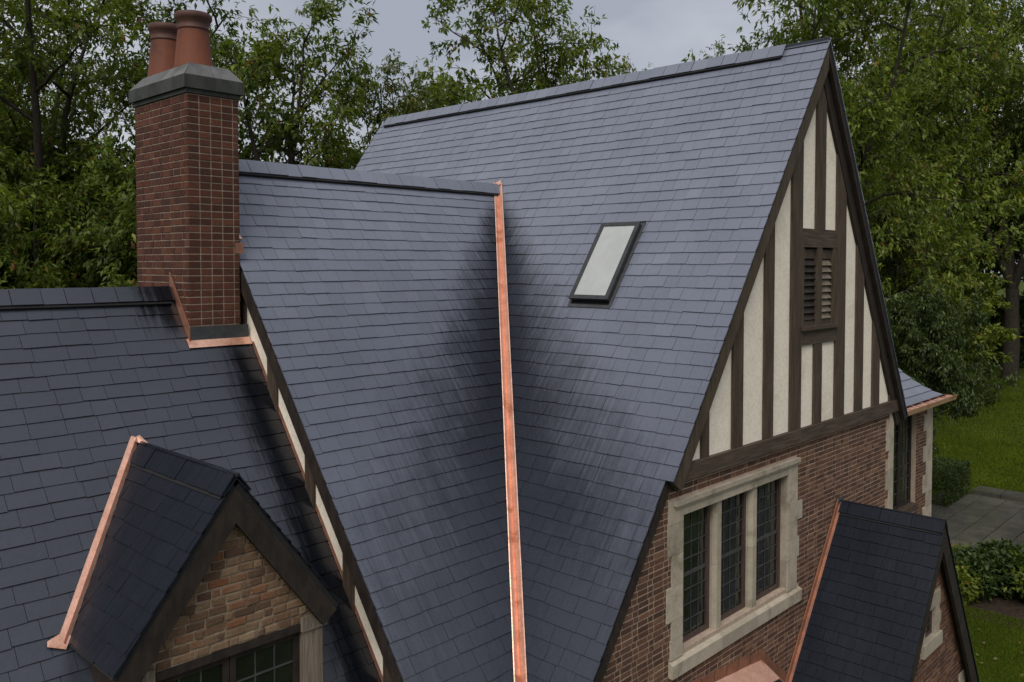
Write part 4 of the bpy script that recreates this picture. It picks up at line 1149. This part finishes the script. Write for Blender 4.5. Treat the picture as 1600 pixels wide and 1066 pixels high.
for i in range(len(segs) - 1):
    (t0, h0), (t1, h1) = segs[i], segs[i + 1]
    if i < 7:
        x = XRt + .2 + .07 * (i % 3); xe0, xe1 = exx - t0, exx - t1
        while x < xe0:
            w_ = random.choice([.24, .28, .31])
            xa, xb = x + .002, min(x + w_ - .002, xe0); xb1 = min(x + w_ - .002, xe1)
            if xb - xa > .03:
                q = [(xa, ey + t0 - .012, BZ + h0 + .016), (xb, ey + t0 - .012, BZ + h0 + .016), (max(xb1, xa + .01), ey + t1, BZ + h1 - .001), (xa, ey + t1, BZ + h1 - .001)]
                gg = Geo(); gg.slab(q, (0, .004, -.014))
                if xa > 16.6: gg.make('slate', 'slate_dry', br)
                else: gg.make('slate', 'slate_dry', br) if xa > 16.2 else g.add(gg.v, gg.f, .3)
            x += w_
    g.slab([(XRt + .02, ey + t0, BZ + h0 - .02), (exx - t0 - .01, ey + t0, BZ + h0 - .02), (exx - t1 - .01, ey + t1, BZ + h1 - .02), (XRt + .02, ey + t1, BZ + h1 - .02)], (0, .01, -.03))
    g.slab([(exx - t0, ey + t0, BZ + h0 - .015), (exx - t0, 11.2 - t0, BZ + h0 - .015), (exx - t1, 11.2 - t1, BZ + h1 - .015), (exx - t1, ey + t1, BZ + h1 - .015)], (-.01, 0, -.03))
g.make('roof_deck', 'slate_dry', br)
g = Geo(); gy0 = ey - .02
g.slab([(15.6, gy0, BZ - .05), (15.6, gy0 - .17, BZ - .05), (15.6, gy0 - .195, BZ + .055), (15.6, gy0 - .18, BZ + .055), (15.6, gy0 - .155, BZ + .0), (15.6, gy0 - .01, BZ + .03)], (exx + .30 - 15.6, 0, 0)); g.make('gutter', 'copper', bw)
for k in range(9):
    xx = 16.2 + k * .5
    if xx < exx + .2: box_obj('gutter_strap', (xx, gy0 - .18, BZ + .058), (xx + .03, gy0, BZ + .068), 'copper_dull', bw)

# ------------------------------------------------------------------ VEGETATION
def gp(px, depth):
    p = CAM + (f0 + r0 * (px - CXP) / F) * depth
    return float(p[0]), float(p[1])
def unit(v): return v / (np.linalg.norm(v, axis=-1, keepdims=True) + 1e-9)
def leaf_quads(P, D, L, W, rg):
    """one folded rhombus per leaf: P base points, D directions"""
    n = len(P)
    side = np.cross(D, np.array([0, 0, 1.0]) + rg.normal(0, .45, (n, 3))); side = unit(side)
    nrm = unit(np.cross(side, D))
    L = L[:, None]; W = W[:, None]
    mid = P + D * L * 0.45
    V = np.stack([P, mid + side * W + nrm * W * .25, P + D * L - nrm * L * .10, mid - side * W + nrm * W * .25], 1)
    return V.reshape(-1, 3)
def clusters(C, O, rg, k=6, L=0.2, wr=0.19, droop=0.55, spread=0.5, jit=0.06):
    """palmate hanging leaf clusters at points C with outward direction O"""
    n = len(C)
    P = np.repeat(C, k, 0) + rg.normal(0, jit, (n * k, 3))
    D = np.repeat(O, k, 0) * 0.5 + rg.normal(0, spread, (n * k, 3))
    D[:, 2] -= droop
    D = unit(D)
    ll = L * rg.uniform(.65, 1.25, n * k)
    rnd = np.clip(np.repeat(rg.beta(2.2, 2.6, n), k) + rg.normal(0, .13, n * k), 0, 1)
    return leaf_quads(P, D, ll, ll * wr, rg), rnd
def tube(path, rad, ns):
    path = np.asarray(path); V = []
    for i, p in enumerate(path):
        t = path[min(i + 1, len(path) - 1)] - path[max(i - 1, 0)]; t = t / (np.linalg.norm(t) + 1e-9)
        a = np.cross(t, [0.31, 0.17, 0.93] if abs(t[2]) < .9 else [1, 0, 0]); a /= np.linalg.norm(a); b_ = np.cross(t, a)
        for j in range(ns):
            an = 2 * math.pi * j / ns; V.append(p + (a * math.cos(an) + b_ * math.sin(an)) * rad[i])
    Fq = []
    for i in range(len(path) - 1):
        for j in range(ns): k = (j + 1) % ns; Fq.append((i * ns + j, i * ns + k, (i + 1) * ns + k, (i + 1) * ns + j))
    return V, Fq
def grow_tree(seed, H, stems=3, clear=0.25, spread=0.36, nb=8, ntw=6, ncl=16, L=0.20, k=6, lim=0.26, tr=None, top=1.0):
    rg = np.random.default_rng(seed)
    BV, BF = [], []; CP, CO = [], []
    tr = tr or H * 0.016
    def add(path, r0_, r1_, ns):
        V, Fq = tube(path, np.linspace(r0_, r1_, len(path)), ns); b0 = len(BV); BV.extend(V); BF.extend([tuple(i + b0 for i in f) for f in Fq])
    def path(p, d, L_, n, wob, lift):
        out = [p]; d = d / np.linalg.norm(d)
        for _ in range(n):
            d = d + rg.normal(0, wob, 3) + np.array([0, 0, lift]); d /= np.linalg.norm(d); out.append(out[-1] + d * L_ / n)
        return np.array(out), d
    trunk, d = path(np.zeros(3), np.array([rg.normal(0, .04), rg.normal(0, .04), 1]), H * clear, 5, .04, .05)
    trunk[0][2] = -.2
    add(trunk, tr * 1.25, tr * .85, 9)
    a0 = rg.uniform(0, 6.28)
    for s in range(stems):
        az = a0 + s * 6.283 / stems + rg.normal(0, .3); tilt = rg.uniform(.12, .42) if s else .06
        d1 = np.array([math.cos(az) * tilt, math.sin(az) * tilt, 1.0])
        Ls = H * (1 - clear) * rg.uniform(.80, 1.0) * (1 if s == 0 else .92) * top
        sp, _ = path(trunk[-1], d1, Ls, 9, .07, .02); add(sp, tr * .62, tr * .07, 7)
        for b_ in range(nb):
            t = .08 + .92 * (b_ + rg.uniform(0, .8)) / nb; t = min(t, .98)
            i = t * 9; p = sp[int(i)] + (sp[min(int(i) + 1, 9)] - sp[int(i)]) * (i - int(i))
            az2 = b_ * 2.4 + rg.normal(0, .4) + az
            d2 = np.array([math.cos(az2), math.sin(az2), rg.uniform(.05, .6) + t * .5])
            L2 = H * lim * (1.15 - .75 * t) * rg.uniform(.7, 1.15)
            bp, _ = path(p, d2, L2, 6, .13, .01); add(bp, tr * .26 * (1.15 - .7 * t), tr * .03, 5)
            for w_ in range(ntw):
                t2 = .22 + .78 * (w_ + rg.uniform(0, 1)) / ntw; t2 = min(t2, .99); i2 = t2 * 6
                q = bp[int(i2)] + (bp[min(int(i2) + 1, 6)] - bp[int(i2)]) * (i2 - int(i2))
                d3 = rg.normal(0, 1, 3); d3[2] = d3[2] * .5 + .12; d3 += unit(bp[-1] - bp[0]) * .7
                L3 = H * .085 * rg.uniform(.6, 1.35)
                tp, e = path(q, d3, L3, 4, .18, -.04); add(tp, tr * .055, tr * .015, 3)
                m = int(ncl * rg.uniform(.6, 1.4)); tt = rg.uniform(.1, 1.05, m) * 4
                ii = np.clip(tt.astype(int), 0, 3); fr_ = (tt - ii)[:, None]
                pts = tp[ii] * (1 - fr_) + tp[ii + 1] * fr_ + rg.normal(0, H * .012, (m, 3))
                CP.append(pts); CO.append(np.tile(unit(tp[-1] - tp[0]), (m, 1)))
    CP = np.concatenate(CP); CO = np.concatenate(CO)
    LV, rn = clusters(CP, CO, rg, k, L)
    return (np.array(BV), BF), (LV, rn)
TREE_MESH = {}
def tree_meshes(key, leafmat, **kw):
    if key not in TREE_MESH:
        (BV, BF), (LV, rn) = grow_tree(**kw)
        me = bpy.data.meshes.new('trunk'); me.from_pydata(BV.tolist(), [], BF); me.materials.append(MATS['bark'])
        me.polygons.foreach_set('use_smooth', np.ones(len(me.polygons), bool)); me.update()
        TREE_MESH[key] = (me, fast_mesh('crown', LV, 4, leafmat, rn))
    return TREE_MESH[key]
def tree(name, px, depth, key, label, group, rot=0.0, sc=(1, 1, 1), cat='tree'):
    x, y = gp(px, depth)
    e = empty(name, (x, y, 0), None, label, cat, group)
    e.rotation_euler = (0, 0, rot); e.scale = sc
    for nm, me in zip(('trunk', 'crown'), TREE_MESH[key]):
        o = bpy.data.objects.new(nm, me); COL.objects.link(o); o.parent = e
    return e
GT = 'trees around the house'
tree_meshes('a', 'leaf_green', seed=11, H=21, stems=4, clear=.2, nb=11, ntw=8, ncl=18, L=.24, k=6, lim=.29)
tree_meshes('b', 'leaf_green', seed=12, H=19, stems=3, clear=.32, nb=10, ntw=7, ncl=13, L=.26, k=6, lim=.26)
tree_meshes('c', 'leaf_olive', seed=13, H=17.5, stems=4, clear=.22, nb=11, ntw=8, ncl=18, L=.25, k=6, lim=.27)
tree_meshes('d', 'leaf_green', seed=14, H=21, stems=3, clear=.34, nb=10, ntw=7, ncl=13, L=.28, k=6, lim=.25)
tree_meshes('e', 'leaf_light', seed=15, H=25, stems=4, clear=.18, nb=12, ntw=8, ncl=20, L=.31, k=5, lim=.26)
tree_meshes('f', 'leaf_light', seed=16, H=9, stems=5, clear=.12, nb=9, ntw=7, ncl=16, L=.27, k=5, lim=.34)
tree_meshes('g', 'leaf_dark', seed=17, H=8, stems=4, clear=.46, nb=9, ntw=8, ncl=16, L=.17, k=6, lim=.36)
tree_meshes('h', 'leaf_olive', seed=18, H=15, stems=5, clear=.10, nb=12, ntw=8, ncl=20, L=.30, k=5, lim=.30)
tree_meshes('i', 'leaf_green', seed=21, H=12.5, stems=7, clear=.05, nb=11, ntw=7, ncl=17, L=.21, k=6, lim=.24)
tree_meshes('j', 'leaf_olive', seed=22, H=12.5, stems=7, clear=.05, nb=11, ntw=7, ncl=17, L=.23, k=6, lim=.24)
tree('oak_tree', 50, 29, 'a', 'big leafy tree left of the chimney, its boughs reaching the top of the picture', GT, .4, (1.1, 1.1, 1.08))
tree('oak_tree', 185, 31, 'h', 'lower bushy tree seen just left of the brick chimney', GT, 1.2, (.95, .95, .86))
tree('oak_tree', 95, 29, 'h', 'rounded tree below the boughs of the big leafy tree, left of the chimney', GT, 2.7, (.95, .95, .80))
tree('oak_tree', -30, 28, 'h', 'rounded tree at the left picture edge above the lower roof ridge', GT, 4.1, (.95, .95, .86))
tree('hickory_tree', 452, 31, 'b', 'open forked tree against the sky between chimney and main roof', GT, 2.1, (1.05, 1.05, 1.0))
tree('oak_tree', 640, 40, 'c', 'olive tree with some yellow leaves above the far end of the ridge', GT, .3, (.95, .95, 1.06))
tree('hickory_tree', 848, 35, 'd', 'tall forked tree rising behind the middle of the main ridge', GT, 1.9, (1.05, 1.05, 1))
tree('oak_tree', 1105, 52, 'b', 'small treetop peeping over the ridge near the gable peak', GT, .9, (.75, .75, 1.17))
tree('oak_tree', 1016, 56, 'd', 'lowest treetop just showing above the main ridge', GT, 2.9, (.65, .65, 1.02))
tree('oak_tree', 1255, 42, 'e', 'leafy tree directly behind the peak of the half-timbered gable', GT, .2, (.9, .9, 1.0))
tree('oak_tree', 1400, 56, 'e', 'tall light green tree right of the gable barge board', GT, 2.2, (1.05, 1.05, 1.1))
tree('oak_tree', 1580, 64, 'a', 'tall tree with a dark trunk at the far edge of the lawn', GT, 3.3, (1.5, 1.5, 1.6))
tree('maple_tree', 1478, 54, 'f', 'small yellow-green tree standing in front of the dark wood at right', GT, .5, (1.3, 1.3, .99))
tree('holly_tree', 1443, 27, 'g', 'small dark evergreen tree right behind the bay roof', GT, .0, (.72, .72, .93))
GW = 'wood behind the house'
WLAB = ['wood tree at the left picture edge, behind the big leafy tree', 'dense tree low behind the left part of the lower roof ridge', 'tree in the gap between the big leafy tree and the chimney', 'tree mostly hidden behind the brick chimney', 'tree low behind the left end of the wing ridge', 'olive tree low behind the wing ridge, right of the forked tree', 'tree just left of the far end of the main ridge', 'tree behind the ridge between the olive tree and the tall forked tree', 'low crown behind the trunk of the tall forked tree',
        'low crown right of the tall forked tree, just above the ridge', 'tree showing left of the gable peak', 'tree in the wood behind the gable barge board', 'pale tree in the wood above the small yellow-green tree', 'tree directly right of the gable peak', 'pale tree at the right picture edge above the lawn', 'bushy wood tree above the bay roof', 'olive wood tree above the lawn, left of the dark trunk', 'tree at the right picture edge, nearer than the wood', 'nearest tree at the left picture edge']
for i, (px, dp, key, s, z) in enumerate([(-70, 38, 'a', 1, .9), (40, 46, 'h', 1.1, .95), (130, 50, 'c', 1.1, .8), (300, 46, 'h', 1.05, .78), (385, 48, 'c', 1.0, .72), (520, 50, 'h', 1.1, .9), (580, 54, 'c', 1, .86), (720, 52, 'c', 1.05, .98),
        (790, 56, 'h', 1.1, 1.1), (930, 58, 'h', 1.0, 1.14), (1180, 60, 'h', 1.1, 1.25), (1330, 66, 'c', 1.3, 1.35), (1500, 72, 'e', 1.2, 1.15), (1345, 50, 'h', .9, 1.05), (1640, 72, 'e', 1.2, 1.1), (1420, 74, 'h', 1.4, 1.3), (1550, 76, 'c', 1.4, 1.3), (1720, 66, 'a', 1.2, 1.2), (-190, 30, 'c', 1.1, 1.0)]):
    tree('wood_tree', px, dp, key, WLAB[i], GW, i * 1.37, (s, s, z))

# shrubs and hedges
def bush_mesh(seed, rx, ry, rz, n, L, mat, boxy=False, k=5, wr=.24):
    rg = np.random.default_rng(seed)
    if boxy:
        U = rg.uniform(-1, 1, (n, 3)); ax = rg.integers(0, 5, n); sg = np.array([[0, 1], [0, -1], [1, 1], [1, -1], [2, 1]])[ax]
        U[np.arange(n), sg[:, 0]] = sg[:, 1] * rg.uniform(.90, 1.0, n)
        C = (U + [0, 0, 1]) * [rx, ry, rz / 2]; O = unit(U * [.4, .4, .5] + [0, 0, .6])
        C += rg.normal(0, .02, C.shape)
        V, rn = clusters(C, O, rg, k, L, wr, -.25, .55, .025)
    else:
        U = unit(rg.normal(0, 1, (n, 3))); rad = rg.uniform(.55, 1.0, n)[:, None]
        lump = 1 + .22 * np.sin(U[:, :1] * 7 + seed) * np.cos(U[:, 1:2] * 6 + seed * 2) + .12 * np.sin(U[:, 2:3] * 11 + seed)
        C = U * rad * lump * [rx, ry, rz * .55] + [0, 0, rz * .55]; C[:, 2] = np.abs(C[:, 2])
        V, rn = clusters(C, unit(U + [0, 0, .5]), rg, k, L, wr, .1, .6, .04)
    me = fast_mesh('foliage', V, 4, mat, rn)
    st = Geo()
    for j in range(6):
        a = rg.uniform(0, 6.28); e = np.array([math.cos(a) * rx * .6, math.sin(a) * ry * .6, rz * .75])
        VV, FF = tube([np.zeros(3), e * .5 + [0, 0, .1], e], [.04, .03, .012], 5); st.add(VV, FF)
    sm = bpy.data.meshes.new('stems'); sm.from_pydata([tuple(map(float, v)) for v in st.v], [], st.f); sm.materials.append(MATS['bark']); sm.update()
    return sm, me
def bush(name, loc, key, label, cat='shrub', group=None, rot=0.0, core=None, sc=(1, 1, 1)):
    e = empty(name, loc, None, label, cat, group); e.rotation_euler = (0, 0, rot); e.scale = sc
    for nm, me in zip(('stems', 'foliage'), TREE_MESH[key]):
        o = bpy.data.objects.new(nm, me); COL.objects.link(o); o.parent = e
    return e
def on_ground(px, py): return on_plane(px, py, (0, 0, 1), (0, 0, 0))
TREE_MESH['box1'] = bush_mesh(41, 1.5, .75, 1.15, 5200, .07, 'leaf_dark', True)
TREE_MESH['box2'] = bush_mesh(42, 1.3, 1.1, 1.2, 5200, .07, 'leaf_dark', True)
TREE_MESH['box3'] = bush_mesh(43, 2.2, .8, 1.5, 7000, .08, 'leaf_dark', True)
TREE_MESH['round'] = bush_mesh(44, 1.3, 1.3, 1.7, 3000, .13, 'leaf_dark')
TREE_MESH['rhodo'] = bush_mesh(45, .9, .9, .95, 1500, .15, 'leaf_dark')
TREE_MESH['rhodo2'] = bush_mesh(46, .85, .85, .85, 1300, .16, 'leaf_green')
TREE_MESH['under'] = bush_mesh(47, 3.0, 3.0, 3.8, 5200, .27, 'leaf_green')
TREE_MESH['fern'] = bush_mesh(48, .6, .6, .75, 700, .16, 'leaf_light')
GH = 'clipped hedges round the patio'
bush('box_hedge', (30.6, 11.2, 0), 'box1', 'low clipped hedge block next to the bay quoins', 'hedge', GH, .1)
bush('box_hedge', (33.4, 10.75, 0), 'box2', 'clipped hedge block at the back corner of the patio', 'hedge', GH, 0)
bush('box_hedge', (29.6, 5.35, 0), 'box3', 'dark clipped hedge along the far side of the patio at the picture edge', 'hedge', GH, .15)
bush('round_shrub', (36.6, 12.9, 0), 'round', 'dark rounded shrub behind the two hedge blocks', 'shrub', 'shrubs by the patio')
bush('yellowing_shrub', (34.0, 12.4, 0), 'fern', 'small yellow-green shrub between the round shrub and the hedge', 'shrub', 'shrubs by the patio', .4, None, (1.2, 1.2, 1.6))
bush('patio_shrub', (24.6, 7.45, 0), 'rhodo2', 'light green shrub where the porch eave meets the patio', 'shrub', 'shrubs in the border bed', .4)
bush('patio_shrub', (24.3, 6.75, 0), 'rhodo', 'broad-leaved shrub in the bed below the patio, beside the porch', 'shrub', 'shrubs in the border bed', 1.4)
bush('patio_shrub', (25.2, 6.0, 0), 'rhodo', 'middle broad-leaved shrub in the border bed', 'shrub', 'shrubs in the border bed', 2.6, None, (1.1, 1.1, 1.1))
bush('patio_shrub', (24.9, 5.05, 0), 'rhodo2', 'pale leafy shrub in the border bed at the picture edge', 'shrub', 'shrubs in the border bed', 3.3, None, (1.1, 1.1, 1.2))
bush('low_fern', (23.5, 6.9, 0), 'fern', 'small feathery fern against the porch barge board', 'fern', None, .2)
TREE_MESH['under2'] = bush_mesh(49, 3.0, 3.0, 3.8, 4200, .30, 'leaf_dark')
US = 'dark undergrowth shrub at the edge of the wood'
for i in range(16):
    x, y = gp(1330 + i * 24 + (i % 3) * 9, 73 + (i * 7 % 5))
    bush('undergrowth_shrub', (x, y, 0), 'under2', US, 'shrub', 'undergrowth along the wood edge', i * 1.1, None, (1.1, 1.1, 1 + .12 * (i % 4)))
SLAB = ['at the left picture edge', 'second from the left picture edge', 'under the big leafy tree', 'next to the left trunk of the big tree', 'left of the chimney by one crown', 'hard against the left side of the chimney', 'hidden mostly by the chimney', 'at the left end of the wing ridge', 'below the forked tree', 'right of the forked tree', 'where the wing ridge passes behind the main roof', 'behind the far end of the main ridge', 'under the olive tree']
for i in range(13):
    tree('young_tree', -110 + i * 62, (25.5 if i < 6 else 34) + (i * 5 % 4), 'ij'[i % 2 if i != 3 else 0], 'low leafy young tree ' + SLAB[i], 'young trees behind the roofs', i * .9, (1, 1, (1.0, .9, 1.06, .97)[i % 4] * (1 if i < 7 else 1.05)))

# patio of separate stone slabs
pt = Geo(); pt.add([(22.5, 3.5, .006), (34.75, 3.5, .006), (34.75, 10.3, .006), (22.5, 10.3, .006)], [(0, 1, 2, 3)])
patio = pt.make('patio', 'soil'); patio['kind'] = 'structure'; patio['label'] = 'wet stone patio and planting bed behind the house'
rgp = random.Random(3); y = 5.6; row = 0
while y < 9.9:
    hgt = rgp.choice([.62, .70, .78]); x = 26.1 - rgp.uniform(0, .6)
    while x < 34.5:
        L = rgp.choice([.9, 1.15, 1.4]); xe = min(x + L, 34.6)
        if xe - x > .2: box_obj('paving_slab', (x + .012, y + .012, .008), (xe - .012, y + hgt - .012, .05 + rgp.uniform(-.004, .004)), 'paving', patio)
        x += L
    y += hgt; row += 1
for k in range(2):
    box_obj('step_slab', (34.85, 7.75 + k * .95, .004), (35.75, 8.67 + k * .95, .14), 'paving', patio)

# grass blades and fallen leaves
def scatter(n, x0, x1, y0, y1, h, wd, seed):
    rg = np.random.default_rng(seed)
    P = np.stack([rg.uniform(x0, x1, n), rg.uniform(y0, y1, n), np.zeros(n)], 1)
    D = unit(np.stack([rg.normal(0, .45, n), rg.normal(0, .45, n), np.ones(n)], 1))
    S = unit(np.cross(D, rg.normal(0, 1, (n, 3)))); hh = h * rg.uniform(.5, 1.3, n)[:, None]
    V = np.stack([P - S * wd, P + S * wd, P + D * hh], 1).reshape(-1, 3)
    return V, np.clip(rg.normal(.5, .22, n), 0, 1)
V1, r1 = scatter(60000, 17.5, 23.2, 2.6, 7.2, .07, .007, 1)
V2, r2 = scatter(90000, 36, 72, 8, 24, .12, .02, 2)
V3, r3 = scatter(30000, 35.9, 46, 8, 14, .09, .012, 3)
go = link('grass', fast_mesh('grass', np.concatenate([V1, V2, V3]), 3, 'grass_blade', np.concatenate([r1, r2, r3])), (0, 0, 0))
go['kind'] = 'stuff'; go['label'] = 'short mown grass of the lawn'
rg = np.random.default_rng(5); n = 260
P = np.concatenate([np.stack([rg.uniform(35, 60, n), rg.uniform(8, 18, n), rg.uniform(.05, .09, n)], 1), np.stack([rg.uniform(18, 23, 60), rg.uniform(3, 7, 60), rg.uniform(.05, .08, 60)], 1)])
D = unit(rg.normal(0, 1, P.shape) * [1, 1, .15]); ll = rg.uniform(.07, .13, len(P))
fo = link('fallen_leaves', fast_mesh('fallen_leaves', leaf_quads(P, D, ll, ll * .35, rg), 4, 'leaf_fallen', rg.uniform(0, 1, len(P))), (0, 0, 0))
fo['kind'] = 'stuff'; fo['label'] = 'scattered fallen leaves on the lawn'
